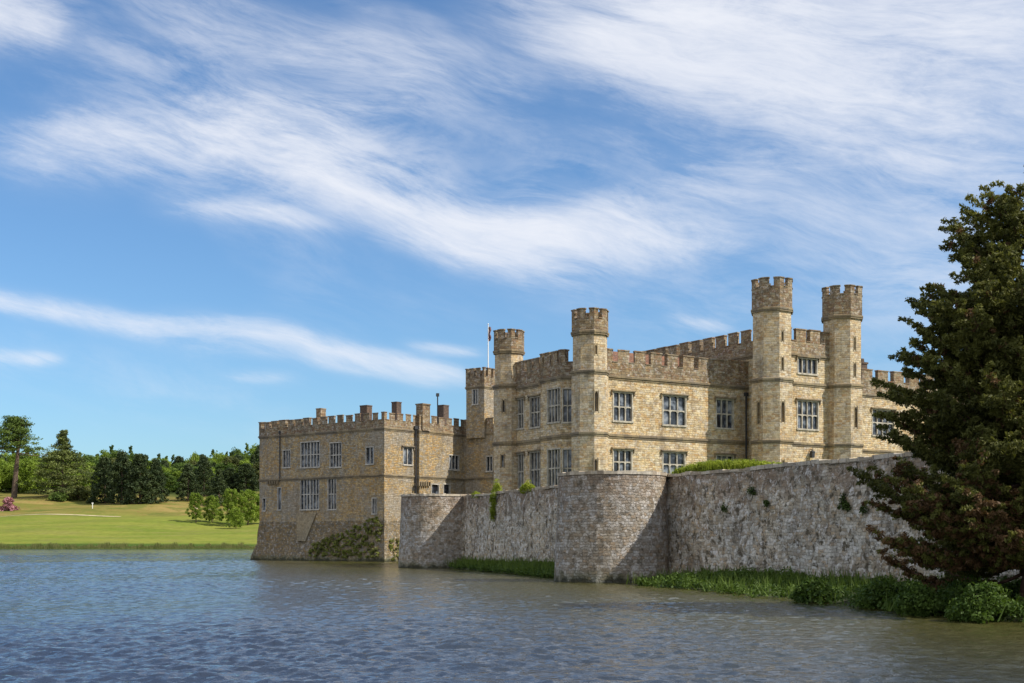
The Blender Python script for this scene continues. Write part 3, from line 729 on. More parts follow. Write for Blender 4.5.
mb.build('wall_lantern', M['lead'], castle)

# ------------------------------------------------------------------ the older keep on the left
G0 = Vector(P(259.5, 145)); G1 = Vector(P(384.3, 133)); Gd = (G1-G0).normalized(); Ge = Vector((-Gd.y, Gd.x)); 
G3 = G1+Ge*11.9; G4 = Vector(P(508, 137.5))
keep = empty('stone_keep', (G1.x, G1.y, 0), 'older brown ragstone keep rising straight from the lake, left of the turreted castle', 'keep')
# the recess on the east side: chimney breast steps forward at the shadow line
sB, dB = hit(416.2, V2(G1), V2(G3))
Kp = [V2(p) for p in (G0, G1, G1+Ge*sB, G1+Ge*sB+Gd*.45, G1+Ge*11.9+Gd*.45, G4, G4+Vector((5, 22)), G0+Ge*24)]
KSTR = Z(427.5, 133); KL = Z(474.5, 133); KTOP = Z(411, 133)
BAT = 4.2
kw = MB(); wins = []
wl(Kp[0], Kp[1], [(283, 290.3, 450.5, 467.2, 3, 1, False), (300.8, 319.6, 442.3, 467, 6, 2, False), (330, 341.4, 443, 467, 4, 2, False), (366, 373.7, 447.5, 463.8, 2, 1, False),
   (300.5, 319, 479.5, 509.2, 6, 2, False), (328, 336.2, 479, 509.2, 3, 2, False), (277.6, 281.2, 488, 509.5, 1, 1, False), (262.6, 265.6, 498.5, 510.5, 1, 1, False), (372.2, 376.8, 498.5, 513.5, 2, 1, False)], z0=BAT, z1=KSTR, mbx=kw)
wl(Kp[1], Kp[2], [(403.2, 412.4, 448, 464.5, 2, 1, True)], z0=BAT, z1=KSTR, ub=5, mbx=kw)
wl(Kp[2], Kp[3], [], z0=BAT, z1=KSTR, ub=9, mbx=kw)
wl(Kp[3], Kp[4], [(449, 458.8, 455.5, 469.5, 3, 1, False), (431.5, 439, 484.5, 496, 1, 1, False), (443.5, 450, 484.5, 496, 1, 1, False)], z0=BAT, z1=KSTR, ub=12, mbx=kw)
wl(Kp[4], Kp[5], [(486.5, 492.5, 456.5, 471, 2, 1, False)], z0=BAT, z1=KSTR, ub=26, mbx=kw)
for i in (5, 6, 7): wl(Kp[i], Kp[(i+1) % 8], [], z0=BAT, z1=KSTR, mbx=kw)
kw.build('wall', M['rag'], keep)
for (a, b, s0, s1, za, zb, n, r, hd) in wins: window_obj('window', keep, a, b, s0, s1, za, zb, n, r, hd, fw=.05, mwid=.085, thick_mid=n == 6, mat=M['frame_dark'])
bt = MB(); po = offset(Kp, .85)
for i in range(8):
    j = (i+1) % 8; n = 14
    for k in range(n):
        for m_ in range(4):
            def q(s, h):
                a_ = lerp(Kp[i], Kp[j], s); b_ = lerp(po[i], po[j], s); f = (1-h)**1.5
                jt = .12*math.sin(s*31+h*9+i)*(1-h)*h*4
                return (a_[0]+(b_[0]-a_[0])*(f+jt), a_[1]+(b_[1]-a_[1])*(f+jt), -.6+(BAT+.6)*h)
            bt.face([q(k/n, m_/4), q((k+1)/n, m_/4), q((k+1)/n, (m_+1)/4), q(k/n, (m_+1)/4)], smooth=True)
bt.build('battered_base', M['ragbase'], keep)
# grey rendered spur under the tall windows
s0, d0 = hit(296.5, Kp[0], Kp[1]); s1, d1 = hit(315.5, Kp[0], Kp[1]); nn = Vector((Gd.y, -Gd.x))
def gp(s, d, z): v = Vector(Kp[0])+Gd*s+nn*d; return (v.x, v.y, z)
mb = MB(); zt, zb = Z(513, d0), Z(541, d0)
mb.hexa([gp(s0+.5, .40, zb), gp(s1-1.2, .40, zb), gp(s1-1.2, -.1, zb), gp(s0+.5, -.1, zb)], [gp(s0, .05, zt), gp(s1+.2, .05, zt), gp(s1+.2, -.1, zt), gp(s0, -.1, zt)])
mb.build('rendered_spur', stone('spur_stone', .3, .17, [(.33, .28, .19), (.28, .24, .17), (.37, .32, .23)], (.24, .20, .15), .015, .1, (.2, .17, .12), .5, (.46, .44, .38), .5, .8), keep)
kp = MB(); kc = MB(); ks = MB(); kr = MB()
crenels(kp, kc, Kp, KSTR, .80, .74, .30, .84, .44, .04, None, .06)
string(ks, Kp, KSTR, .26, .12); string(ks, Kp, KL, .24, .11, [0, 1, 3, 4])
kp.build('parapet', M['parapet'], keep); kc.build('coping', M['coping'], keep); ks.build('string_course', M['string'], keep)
kr.face([(*p, KSTR+.2) for p in Kp]); kr.build('roof', M['roof'], keep)
# rainwater pipe on the long front, shadow line on the east side
mb = MB(); s, d = hit(280.3, Kp[0], Kp[1]); mb.tube([gp(s, .08, Z(481, d)), gp(s, .08, KSTR+.3)], .06, 8); mb.box(gp(s, .08, KSTR+.2), (.24, .2, .25), .5); mb.build('pipe_or_shade_line', M['lead'], keep)
mb = MB(); v = G1+Ge*(sB-.22)+Gd*.16; mb.tube([(v.x, v.y, BAT), (v.x, v.y, KSTR+.3)], .085, 8); mb.box((v.x, v.y, KSTR+.1), (.4, .34, .36), .6); mb.build('pipe_or_shade_line', M['lead'], keep)  # shadow line of the recess, put in as a dark tube
# corbels: under the left corner and under the chimney breast
mb = MB()
for k in range(5):
    s, d = hit(269.5+k*2.3, Kp[0], Kp[1]); v = gp(s, .12, Z(484.5, d)); mb.box(v, (.16, .34, .42), math.atan2(Gd.y, Gd.x), 1.1)
mb.build('corbel_table', M['string'], keep); mb = MB()
for k in range(6):
    s, d = hit(417.5+k*2.2, Kp[3], Kp[4]); v = Vector(Kp[3])+Ge*s+Gd*.12; mb.box((v.x, v.y, Z(486, d)), (.34, .16, .42), math.atan2(Gd.y, Gd.x), 1.1)
mb.build('corbel_table', M['string'], keep)
mb = MB()
v = Vector(Kp[3])+Ge*.85+Gd*.1
mb.box((v.x-Gd.x*.35, v.y-Gd.y*.35, KSTR), (.95, 1.15, Z(404, 136)-KSTR), math.atan2(Gd.y, Gd.x))
mb.box((v.x-Gd.x*.35, v.y-Gd.y*.35, Z(404, 136)+.002), (1.08, 1.28, .14), math.atan2(Gd.y, Gd.x))
mb.build('chimney', M['parapet'], keep, None)
def stack(px, ptop, D, w, d_, mat, pot=0, neck=0):
    x, y = P(px, D); z = Z(ptop, D); mb = MB(); rz = math.atan2(Gd.y, Gd.x)
    mb.box((x, y, KSTR), (w, d_, z-KSTR-.12), rz); mb.box((x, y, z-.118), (w+.07, d_+.07, .118), rz)
    mb.build('chimney', mat, keep)
stack(321, 408.5, 147, .75, .8, M['parapet']); stack(366, 405.5, 141, 1.05, .8, M['brick']); stack(396.5, 402, 141, .75, .75, M['brick'])
stack(443.2, 405.2, 146, .9, .9, M['brick'])
mb = MB(); x, y = P(437.6, 143); mb.tube([(x, y, KSTR), (x, y, Z(396.5, 143))], .07, 6); mb.box((x, y, Z(396.5, 143)), (.3, .3, .35), .3); mb.build('flue_pipe', M['lead'], keep)
# square lookout tower with its flag
D0 = 139.5; tc_ = Vector(P(484.3, D0)); sd_ = 2.55
Tp = [V2(p) for p in (tc_-Gd*sd_, tc_, tc_+Ge*sd_, tc_+Ge*sd_-Gd*sd_)]
mb = MB(); wins = []; ZS, ZT = Z(386, D0), Z(367, D0)
s0, s1, za, zb = pixwin(Tp[0], Tp[1], 472.8, 477.8, 389.5, 404)
panel(mb, Tp[0], Tp[1], KSTR-.5, ZS, [(s0, s1, za, zb)], .3, 2)
panel(mb, Tp[1], Tp[2], KSTR-.5, ZS, [], .3, 6); panel(mb, Tp[2], Tp[3], KSTR-.5, ZS, [], .3, 9); panel(mb, Tp[3], Tp[0], KSTR-.5, ZS, [], .3, 12)
tw = mb.build('tower', M['rag'], keep); tw['label'] = 'square lookout tower rising behind the battlements'
window_obj('tower_window', tw, Tp[0], Tp[1], s0, s1, za, zb, 2, 1, False, mwid=.08, mat=M['frame_dark'])
mb = MB(); cp = MB(); ss = MB(); crenels(mb, cp, Tp, ZS, (ZT-ZS)*.5, (ZT-ZS)*.46, .4, .5, .36, .04, None, .02); mb.face([(*p, ZS+.2) for p in Tp])
string(ss, Tp, ZS, .24, .11)
mb.build('tower_parapet', M['parapet'], tw); cp.build('coping', M['coping'], tw); ss.build('string_course', M['string'], tw)
fx, fy = P(488.2, D0+1.6); fz = ZS+.2
fp = empty('flagpole', (fx, fy, fz), 'white flagpole with a limp flag on the square lookout tower', 'flagpole')
mb = MB(); ft = Z(325, D0+1.6)-fz; mb.tube([(0, 0, 0), (0, 0, ft)], [.08, .05], 8); mb.tube([(0, 0, ft-.02), (0, 0, ft+.08), (0, 0, ft+.16)], [.03, .1, .03], 8); mb.build('pole', M['white'], fp, (0, 0, 0))
mb = MB()
for k in range(6):
    a = -.1-.05*k; z1 = ft-.25-.24*k; z2 = z1-.3; w1 = .28+.08*math.sin(k*1.7); w2 = .28+.08*math.sin((k+1)*1.7)
    for j in range(4):
        def fpnt(u, z, w): return (u*w, .1*math.sin(u*8+z*2), z)
        u0, u1 = j/4, (j+1)/4
        mb.face([fpnt(u0, z2, w2), fpnt(u1, z2, w2), fpnt(u1, z1+.06, w1), fpnt(u0, z1+.06, w1)], smooth=True)
mb.build('flag', M['flag'], fp, (0, 0, 0))

# ------------------------------------------------------------------ curtain wall with two round bastions
CW0 = Vector((-3.9, 103.0)); CW1 = Vector((8.23, 69.0)); CWd = Vector((.397, -.918)).normalized(); CW2 = CW1+CWd*50
CT = 5.6
cw = empty('curtain_wall', (CW1.x, CW1.y, 0), 'mottled grey curtain wall with round bastions standing in the lake before the castle', 'wall')
def long_wall(mb, cp, a, b, ztop0, ztop1, thick=1.0, n=80, ub=0):
    d = (b-a).normalized(); nr = Vector((d.y, -d.x)); Lw = (b-a).length
    rg = np.random.default_rng(3)
    nz = 12
    def rough(s, h): return .05*math.sin(s*1.3+h*2)+.04*math.sin(s*3.7+h*5+1)+.03*math.sin(s*9.1-h*7)
    def top(s): return ztop0+(ztop1-ztop0)*s/Lw+.03*math.sin(s*.7)+.025*math.sin(s*2.9+1)+.018*math.sin(s*7.3)
    def q(s, k, back=False):
        h = k/nz; z = -.6+(top(s)+.6)*h; off = (.25*(1-h)+rough(s, z)) if not back else -thick
        v = a+d*s+nr*off; return (v.x, v.y, z)
    for i in range(n):
        s0, s1 = Lw*i/n, Lw*(i+1)/n
        for k in range(nz):
            p = [q(s0, k), q(s1, k), q(s1, k+1), q(s0, k+1)]; mb.face(p, [(ub+s, c[2]) for s, c in zip((s0, s1, s1, s0), p)], True)
        mb.face([q(s1, 0, True), q(s0, 0, True), q(s0, nz, True), q(s1, nz, True)])
    # coping stones, each slightly uneven
    s = 0.0
    while s < Lw-.3:
        l = min(rg.uniform(.35, .8), Lw-s); e = s+l-.015; z = (top(s)+top(e))/2; hh = rg.uniform(.09, .17); o = rg.uniform(.03, .09)
        A_ = a+d*s+nr*o; B_ = a+d*e+nr*o; C_ = a+d*e-nr*(thick-.01); D_ = a+d*s-nr*(thick-.01)
        cp.hexa([(A_.x, A_.y, z-.04), (B_.x, B_.y, z-.04), (C_.x, C_.y, z-.04), (D_.x, D_.y, z-.04)], [(A_.x, A_.y, z+hh), (B_.x, B_.y, z+hh), (C_.x, C_.y, z+hh), (D_.x, D_.y, z+hh)])
        s += l
mb = MB(); cp = MB(); cp9 = MB()
long_wall(mb, cp9, CW0-Vector((0.2, -.3)), CW1, CT-.02, CT, n=60); long_wall(mb, cp, CW1, CW2, CT-.05, CT-.05, n=110, ub=50)
mb.build('wall', M['curtain'], cw); cp.build('coping', M['cope2'], cw); cp9.build('coping', M['cope2'], cw)
def bastion(c, r, back, top, a0, a1, ub, label):
    """round bastion: half-drum facing the water joined back to the wall"""
    mb = MB(); cp = MB(); n = 40; nz = 12; c = Vector(c)
    arc = [a0+(a1-a0)*k/n for k in range(n+1)]
    def ring(h, z, extra=0.0):
        rr = r+.28*(1-h)+extra
        pts = [(c.x+(rr+.010*math.sin(a*9+z*3)+.014*math.sin(a*31+z*9))*math.cos(a), c.y+(rr+.010*math.sin(a*9+z*3)+.014*math.sin(a*31+z*9))*math.sin(a), z) for a in arc]
        e = Vector((math.sin(a1)*-1, math.cos(a1))); f = Vector((math.sin(a0), -math.cos(a0)))
        return [(pts[0][0]+f.x*back, pts[0][1]+f.y*back, z)]+pts+[(pts[-1][0]+e.x*back, pts[-1][1]+e.y*back, z)]
    us = [-back]+[r*(a-a0) for a in arc]+[r*(a1-a0)+back]
    rs = [ring(k/nz, -.6+(top+.6)*k/nz) for k in range(nz+1)]
    for k in range(nz):
        for i in range(len(us)-1):
            p = [rs[k][i], rs[k][i+1], rs[k+1][i+1], rs[k+1][i]]
            mb.face(p, [(ub+us[i], p[0][2]), (ub+us[i+1], p[1][2]), (ub+us[i+1], p[2][2]), (ub+us[i], p[3][2])], True)
    mb.face([(p[0], p[1], top-.05) for p in ring(1, top)])
    bo = mb.build('bastion', M['bastion'], cw); bo['label'] = label
    o = ring(1, top, .05); inn = ring(1, top, -.6)
    for i in range(len(o)-1):
        hh = .12+.05*math.sin(i*2.3)*math.sin(i*.9); g = .006
        def L3(a_, b_, t_): return (a_[0]+(b_[0]-a_[0])*t_, a_[1]+(b_[1]-a_[1])*t_)
        A_, B_, C_, D_ = L3(o[i], o[i+1], g), L3(o[i], o[i+1], 1-g), L3(inn[i], inn[i+1], 1-g), L3(inn[i], inn[i+1], g)
        cp.hexa([(*q, top-.05) for q in (A_, B_, C_, D_)], [(*q, top+hh) for q in (A_, B_, C_, D_)])
    cp.build('coping', M['cope2'], bo)
wa = math.atan2(-CWd.x, CWd.y)          # not used for shape, only wall bearing
nrm = math.atan2(-.397, -.918)           # outward bearing of the curtain wall
bastion((5.32, 69.2), 2.84, .5, CT+.02, nrm-2.3, nrm+2.5, 200, 'large round bastion in the middle of the wall, half in sun')
bastion((-6.35, 104.2), 2.5, 5.0, CT+.1, nrm-math.pi*.58, nrm+math.pi*.52, 240, 'far round bastion beside the old keep')

# island ground inside the wall, and the bank at its foot
def island():
    m, t, b = new_mat('island_grass'); geo = t.n('ShaderNodeNewGeometry'); n = t.noise(geo.outputs['Position'], .6, 6, .65)
    t.link(t.ramp(n, [(.3, (.04, .075, .015)), (.7, (.11, .14, .035))]), b.inputs['Base Color']); b.inputs['Roughness'].default_value = 1
    nr = Vector((CWd.y, -CWd.x)); q1 = CW1-nr*.8; q2 = CW2-nr*.8; q0 = CW0-nr*.8
    mb = MB(); mb.face([(q0.x, q0.y, 4.6), (q1.x, q1.y, 4.6), (q2.x, q2.y, 4.6), (90, 20, 4.6), (90, 190, 4.6), (10, 190, 4.6), (-3, 137, 4.6), (-8, 118, 4.6)][:])
    mb.build('island_ground', m)['kind'] = 'structure'
    bpy.data.objects['island_ground']['label'] = 'grassed ground of the castle island'
    mb = MB()
    pts = [(5.9, 63.6), (7.4, 57), (9.3, 48.2), (11.5, 39.6), (12.5, 32.4), (14, 22), (16, 5), (22, -12)]
    def on(p): 
        s = (Vector(p)-CW1).dot(CWd); return CW1+CWd*s
    for (a, c) in ((pts[i], pts[i+1]) for i in range(len(pts)-1)):
        n_ = 10; w_ = 5
        for i in range(n_):
            for k in range(w_):
                def q(s, h):
                    p = Vector(lerp(a, c, s)); o = on(p); v = p+(o+Vector((.4, .2))-p)*h; wob = .18*math.sin(p.y*1.7)+.12*math.sin(p.y*4.1)
                    v.x += wob*(1-h); return (v.x, v.y, -.35+.42*min(1, h*6)+.4*h+.06*math.sin(v.x*3+v.y*2))
                mb.face([q(i/n_, k/w_), q((i+1)/n_, k/w_), q((i+1)/n_, (k+1)/w_), q(i/n_, (k+1)/w_)][::-1], smooth=True)
    a_, b_ = (-5.1, 101.5), (2.9, 72.0)
    for i in range(24):
        for k in range(3):
            def q(s, h):
                p = Vector(lerp(a_, b_, s)); o = Vector(lerp(V2(CW0), V2(CW1), s*.9+.02)); v = p+(o+Vector((.3, .1))-p)*h
                return (v.x, v.y, -.3+.45*min(1, h*6)+.5*h)
            mb.face([q(i/24, k/3), q((i+1)/24, k/3), q((i+1)/24, (k+1)/3), q(i/24, (k+1)/3)][::-1], smooth=True)
    m2, t, b = new_mat('bank_earth'); geo = t.n('ShaderNodeNewGeometry'); n = t.noise(geo.outputs['Position'], 1.6, 6, .7)
    t.link(t.ramp(n, [(.35, (.035, .03, .018)), (.6, (.05, .075, .018))]), b.inputs['Base Color']); b.inputs['Roughness'].default_value = 1
    o = mb.build('bank', m2); o['kind'] = 'structure'; o['label'] = 'low earth bank at the foot of the curtain wall'
    return pts, on
bank_pts, on_wall = island()

# undergrowth on the bank
def undergrowth():
    cs, rs, cn, tn = [], [], [], []
    blades = []
    Ls = [math.dist(bank_pts[i], bank_pts[i+1]) for i in range(len(bank_pts)-1)]
    for i in range(5):
        a, c = bank_pts[i], bank_pts[i+1]; k = int(Ls[i]*26)
        for _ in range(k):
            s = random.random(); h = random.random()**.8; p = Vector(lerp(a, c, s)); o = on_wall(p); v = p+(o-p)*h
            if v.y < 18: continue
            z = .07+.4*h; big = .55+.75*max(0, math.sin(v.y*.55)*math.sin(v.y*.23+1))+(.25 if v.y < 46 else 0)
            r = random.uniform(.18, .42)*big
            cs.append((v.x, v.y, z+r*.5*random.random()+.05)); rs.append((r*1.3, r*1.3, r)); cn.append(int(55*r/.3)); tn.append(random.random()*.7+.3*math.sin(v.y)**2)
            blades.append((v.x, v.y, z))
    a_, b_ = (-5.1, 101.5), (2.9, 72.0)
    for _ in range(620):
        s = random.random()**.9; h = random.random()*.9+.05; p = Vector(lerp(a_, b_, s)); o = Vector(lerp(V2(CW0), V2(CW1), s)); v = p+(o-p)*h
        r = random.uniform(.15, .36)*(.6+.6*s); cs.append((v.x, v.y, .2+.4*h)); rs.append((r*1.2, r*1.2, r)); cn.append(int(50*r/.3)); tn.append(random.random())
        blades.append((v.x, v.y, .2+.4*h))
    me = leaf_mesh('undergrowth', cs, rs, (np.array(cn)*1.5).astype(int), .075, L['weed'], elong=1.8, tones=tn)
    tag(mobj('undergrowth', me), 'weeds and tall grass along the foot of the curtain wall', 'undergrowth', kind='stuff')
    b = np.array(blades); b = np.repeat(b, 4, 0); n = len(b); b[:, :2] += rng.normal(size=(n, 2))*.28
    h = (.22+.42*rng.random(n)); dx = rng.normal(size=(n, 2))*.16; w = .018+.012*rng.random(n); an = rng.random(n)*3.14
    e = np.stack([np.cos(an)*w, np.sin(an)*w, 0*w], 1); t_ = np.stack([dx[:, 0], dx[:, 1], h], 1)
    v = np.stack([b-e, b+e, b+t_+e*.2, b+t_-e*.2], 1).reshape(-1, 3)
    tag(mobj('grass', quads('grass', v, L['grass'], np.repeat(.4+.6*rng.random(n), 4))), 'long grass blades on the bank under the curtain wall', 'grass', kind='stuff')
undergrowth()
def bush(name, x, y, z, r, hgt, mat, label, cat='bush', n=40, leaf=.09, group=None, dens=90, stem=True):
    o = empty(name, (x, y, z), label, cat, group)
    cs, rs, cn = [], [], []
    for _ in range(n):
        a = random.random()*6.28; q = math.sqrt(random.random())*r*.8; hz = random.random()
        k = math.sqrt(max(.05, 1-hz*hz)); cs.append((q*math.cos(a)*k, q*math.sin(a)*k, hgt*hz*.85+.05)); rr = r*random.uniform(.22, .38); rs.append((rr, rr, rr*.75)); cn.append(dens)
    mobj('foliage', leaf_mesh('foliage', cs, rs, cn, leaf, mat), o)
    if stem:
        mb = MB()
        for k in range(5):
            a = k*1.3; mb.tube([(0, 0, -.1), (math.cos(a)*r*.3, math.sin(a)*r*.3, hgt*.5), (math.cos(a)*r*.5, math.sin(a)*r*.5, hgt*.8)], [.04*hgt, .025*hgt, .008*hgt], 5)
        mb.build('stem', M['bark'], o, (0, 0, 0))
    return o
for x_, y_, r_, h_, l_ in [(12.75, 35.0, 1.0, .85, 'rounded green bush at the water edge below the big conifer, nearest the right frame edge'), (11.9, 38.0, .9, .65, 'low bush at the water edge just left of the rounded one'),
        (11.9, 41.6, 1.0, .7, 'broad low bush on the bank below the left boughs of the conifer'), (10.6, 45.6, .8, .65, 'small leafy bush on the bank midway along the shaded wall'), (13.6, 38.6, 1.2, .9, 'dark bush in the shade under the conifer boughs')]:
    bush('bush', x_, y_, .08, r_, h_, L['weed'], l_, n=60, leaf=.065, dens=110)

# plants on and in the wall
def wallpt(px, py, lift=0.0):
    a, b = (V2(CW0), V2(CW1)) if px < 640 else (V2(CW1), V2(CW2))
    s, d = hit(px, a, b); v = Vector(a)+(Vector(b)-Vector(a)).normalized()*s
    return v.x, v.y, Z(py, d), d
def tuft(px, py, w, h, mat, label, name='wall_plant', forward=.0, n=16, cat='wall plant', leaf=.06, dens=60, hang=0):
    x, y, z, d = wallpt(px, py); nr = Vector((CWd.y, -CWd.x)); nr = Vector((-abs(nr.x), -abs(nr.y)))
    x += nr.x*forward; y += nr.y*forward
    cs, rs, cn = [], [], []
    for _ in range(n):
        k = random.uniform(-1, 1); u = random.random()
        dd = CWd*(k*w*(1-(u if hang else .3*u)))
        cs.append((dd.x+nr.x*.1*random.random(), dd.y+nr.y*.1*random.random(), -u*h if hang else u*h*(1-k*k))); rr = (.19 if mat == L['yellow'] else .13)*random.uniform(.5, 1.5); rs.append((rr, rr*.8, rr*1.2)); cn.append(int(dens*.6))
    o = mobj(name, leaf_mesh(name, cs, rs, cn, leaf, mat), None, (x, y, z)); return tag(o, label, cat)
tuft(496, 493, .9, .9, L['yellow'], 'yellow-green shrub growing on the wall top, second from the far bastion', forward=-.1, n=44)
tuft(497, 494, .55, 1.9, L['yellow'], 'bright yellow-green plant trailing down the wall face', forward=.3, n=46, hang=1, dens=90)
tuft(528, 490, 1.2, .45, L['yellow'], 'yellow-flowering tuft on the wall top left of the middle bastion', forward=.0, n=50, dens=90)
tuft(476, 497, .8, .35, L['yellow'], 'small yellowish tuft on the wall top by the far bastion', forward=-.1, n=26, dens=80)
tuft(848, 508, .35, .55, L['ivy'], 'dark fern growing out of the wall near the big conifer', forward=.2, n=14, dens=80)
tuft(756, 494, .25, .4, L['ivy'], 'dark tuft rooted high in the shaded wall', forward=.2, n=8)
tuft(770, 504, .18, .2, L['ivy'], 'tiny dark tuft beside a larger one in the shaded wall', forward=.2, n=5)
tuft(728, 510, .18, .25, L['ivy'], 'small dark tuft in the wall right of the middle bastion', forward=.2, n=5)
tuft(868, 512, .2, .3, L['ivy'], 'small dark fern in the wall, nearest the big conifer', forward=.2, n=6)
# long grass crest above the shaded wall
def crest():
    cs, rs, cn = [], [], []; nr = Vector((-.918, -.397)); o0 = wallpt(725, 474)
    bl = []
    s0, _ = hit(668, V2(CW1), V2(CW2)); s1, _ = hit(757, V2(CW1), V2(CW2))
    for _ in range(260):
        k = random.random(); s = s0+(s1-s0)*k; v = CW1+CWd*s-nr*random.uniform(.3, 1.6)
        hgt = .12+.40*math.sin(min(1, k*1.15)*math.pi)**.6 if k < .95 else .1
        z = CT+.1+random.random()*hgt*.8; r = random.uniform(.10, .2)
        cs.append((v.x, v.y, z)); rs.append((r*1.6, r*1.6, r)); cn.append(60); bl.append((v.x, v.y, CT, hgt+.25))
    me = leaf_mesh('wall_top_grass', cs, rs, cn, .06, L['yellow'], elong=2.6)
    tag(mobj('wall_top_grass', me), 'bright crest of long grass growing on top of the shaded wall', 'grass', kind='stuff')
    b = np.array(bl); b = np.repeat(b, 14, 0); n = len(b); b[:, :2] += rng.normal(size=(n, 2))*.15
    an = rng.random(n)*3.14; w = .014; e = np.stack([np.cos(an)*w, np.sin(an)*w, 0*an], 1)
    t_ = np.stack([rng.normal(size=n)*.12, rng.normal(size=n)*.12, b[:, 3]*(.5+.45*rng.random(n))], 1); p = b[:, :3]
    v = np.stack([p-e, p+e, p+t_+e*.2, p+t_-e*.2], 1).reshape(-1, 3)
    tag(mobj('grass', quads('grass', v, L['yellow'], np.repeat(rng.random(n), 4))), 'pale seed heads of grass standing above the shaded wall', 'grass', kind='stuff')
crest()
# creeper over the old keep's base
def creeper():
    cs, rs, cn = [], [], []
    for _ in range(240):
        px = 312+70*random.random()**.8; k = (px-312)/70; s, d = hit(px, Kp[0], Kp[1])
        h = random.uniform(.02, .30+.8*k); z = .35+h*(BAT-.1); f = max(0, 1-(z+.6)/(BAT+.6))**1.5*.85
        v = Vector(Kp[0])+Gd*s+nn*(f+.12); r = random.uniform(.06, .26)
        cs.append((v.x, v.y, z)); rs.append((r*1.3, r*1.3, r*.8)); cn.append(30)
    for _ in range(26):
        s = random.uniform(.3, 2.2); z = random.uniform(.2, 2.2); f = max(0, 1-(z+.6)/(BAT+.6))**1.5*.85
        v = G1+Ge*s+Gd*(f+.1); r = random.uniform(.1, .3); cs.append((v.x, v.y, z)); rs.append((r, r, r)); cn.append(26)
    tag(mobj('creeper', leaf_mesh('creeper', cs, rs, cn, .12, L['scrub'])), 'scrubby creeper over the sloping base of the old keep', 'creeper', kind='stuff')
creeper()

# ------------------------------------------------------------------ trees
def near_conifer():
    bx, by, bz = (1034-512)/F*39, 39.0, .5
    o = empty('conifer_tree', (bx, by, bz), 'huge dark spreading conifer with rust-tinged lower boughs at the right end of the wall', 'tree')
    prof = [(166, 6), (180, 30), (190, 44), (207, 58), (216, 40), (230, 56), (248, 80), (275, 92), (300, 106), (318, 98), (345, 104), (367, 124), (392, 112), (420, 130), (448, 140), (476, 144), (511, 138), (539, 132), (567, 104), (585, 60)]
    zs = [Z(y, 39)-bz for y, _ in prof][::-1]; rr = [(r+15)*1.06*39/F for _, r in prof][::-1]
    rad = lambda z: float(np.interp(z, zs, rr))
    top = zs[-1]
    tr = MB(); zs_top = top-.8; tr.tube([(0, 0, -.5), (.05, 0, .6), (.0, .05, 3), (.1, 0, 6.5), (.05, 0, 9.5), (0, 0, zs_top)], [.52, .38, .30, .2, .1, .03], 12)
    cs, rs, cn, tn, kind = [], [], [], [], []
    nb = 400
    for i in range(nb):
        u = (i+random.random())/nb; z = 1.35+(top-1.65)*(1-(1-u)**1.0)
        az = i*2.39996+random.uniform(-.3, .3); ht = z/top
        Rr = rad(z)*random.choice((random.uniform(.55, .85), random.uniform(.8, 1.0), random.uniform(.92, 1.06)))
        Rr = min(Rr*1.0, rad(z)*.99); Rr *= .90+.13*math.sin(z*2.3+math.sin(az*2+1)*2.2)+.08*math.sin(z*5.1+az*3)
        if ht > .72 and random.random() < .35: continue
        droop = random.uniform(.10, .30)*(1-ht*.6); rise = .05+.45*ht+random.uniform(-.1, .1)
        pts = []
        for k in range(7):
            f = k/6; bend = random.uniform(-.07, .07)*f
            pts.append((math.cos(az+bend)*Rr*f, math.sin(az+bend)*Rr*f, min(top-.1, z+Rr*(rise*(f-.75)-droop*math.sin(f*2.6)+.16*max(0, f-.6)))))
        tr.tube(pts, [.06*(1-.85*k/6)*(1.15-ht*.7) for k in range(7)], 5, False)
        bt = random.random(); nt = max(5, int(Rr*5.5))
        for q_ in range(nt):                       # side twigs, each a feathery spray
            f = .22+.8*(q_+random.random())/nt; j = min(5, int(f*6)); g = min(1.1, f*6-j); a_, b_ = pts[j], pts[j+1]
            c0 = [a_[m_]+(b_[m_]-a_[m_])*g for m_ in range(3)]
            sd = random.choice((-1, 1)); ang = az+sd*random.uniform(.5, 1.15); ln = (.30+.55*(1.1-f))*min(1.2, Rr*.35)*random.uniform(.6, 1.3)+.12
            up = random.uniform(-.15, .45)+.15*ht; nk = max(2, int(ln/.13))
            for k in range(nk):
                w = (k+.6)/nk*ln; r = .13*(1.15-.5*k/nk)*random.uniform(.8, 1.3)
                c = (c0[0]+math.cos(ang)*w, c0[1]+math.sin(ang)*w, min(top+.05, c0[2]+up*w+random.uniform(-.04, .04)))
                cs.append(c); rs.append((r, r, r*.8)); cn.append(int(36*random.uniform(.7, 1.2))); tn.append(min(1, max(0, bt*.45+random.random()*.4)))
                kind.append(random.random() < (.6 if c[2] < 3.0 else .3 if c[2] < 4.6 else .05) and bt > .25)
    cs, rs, cn, tn, kind = map(np.array, (cs, rs, cn, tn, kind))
    mobj('foliage', leaf_mesh('foliage', cs[~kind], rs[~kind], cn[~kind], .052, L['yew'], elong=2.4, tones=tn[~kind], shell=.6, updir=.15), o)
    f2 = mobj('foliage', leaf_mesh('foliage', cs[kind], rs[kind], cn[kind], .052, L['rust'], elong=2.6, tones=tn[kind], shell=.5, updir=.0), o); f2['label'] = 'rusty brown foliage on the lower boughs'
    tr.build('trunk', M['barkred'], o, (0, 0, 0))
near_conifer()

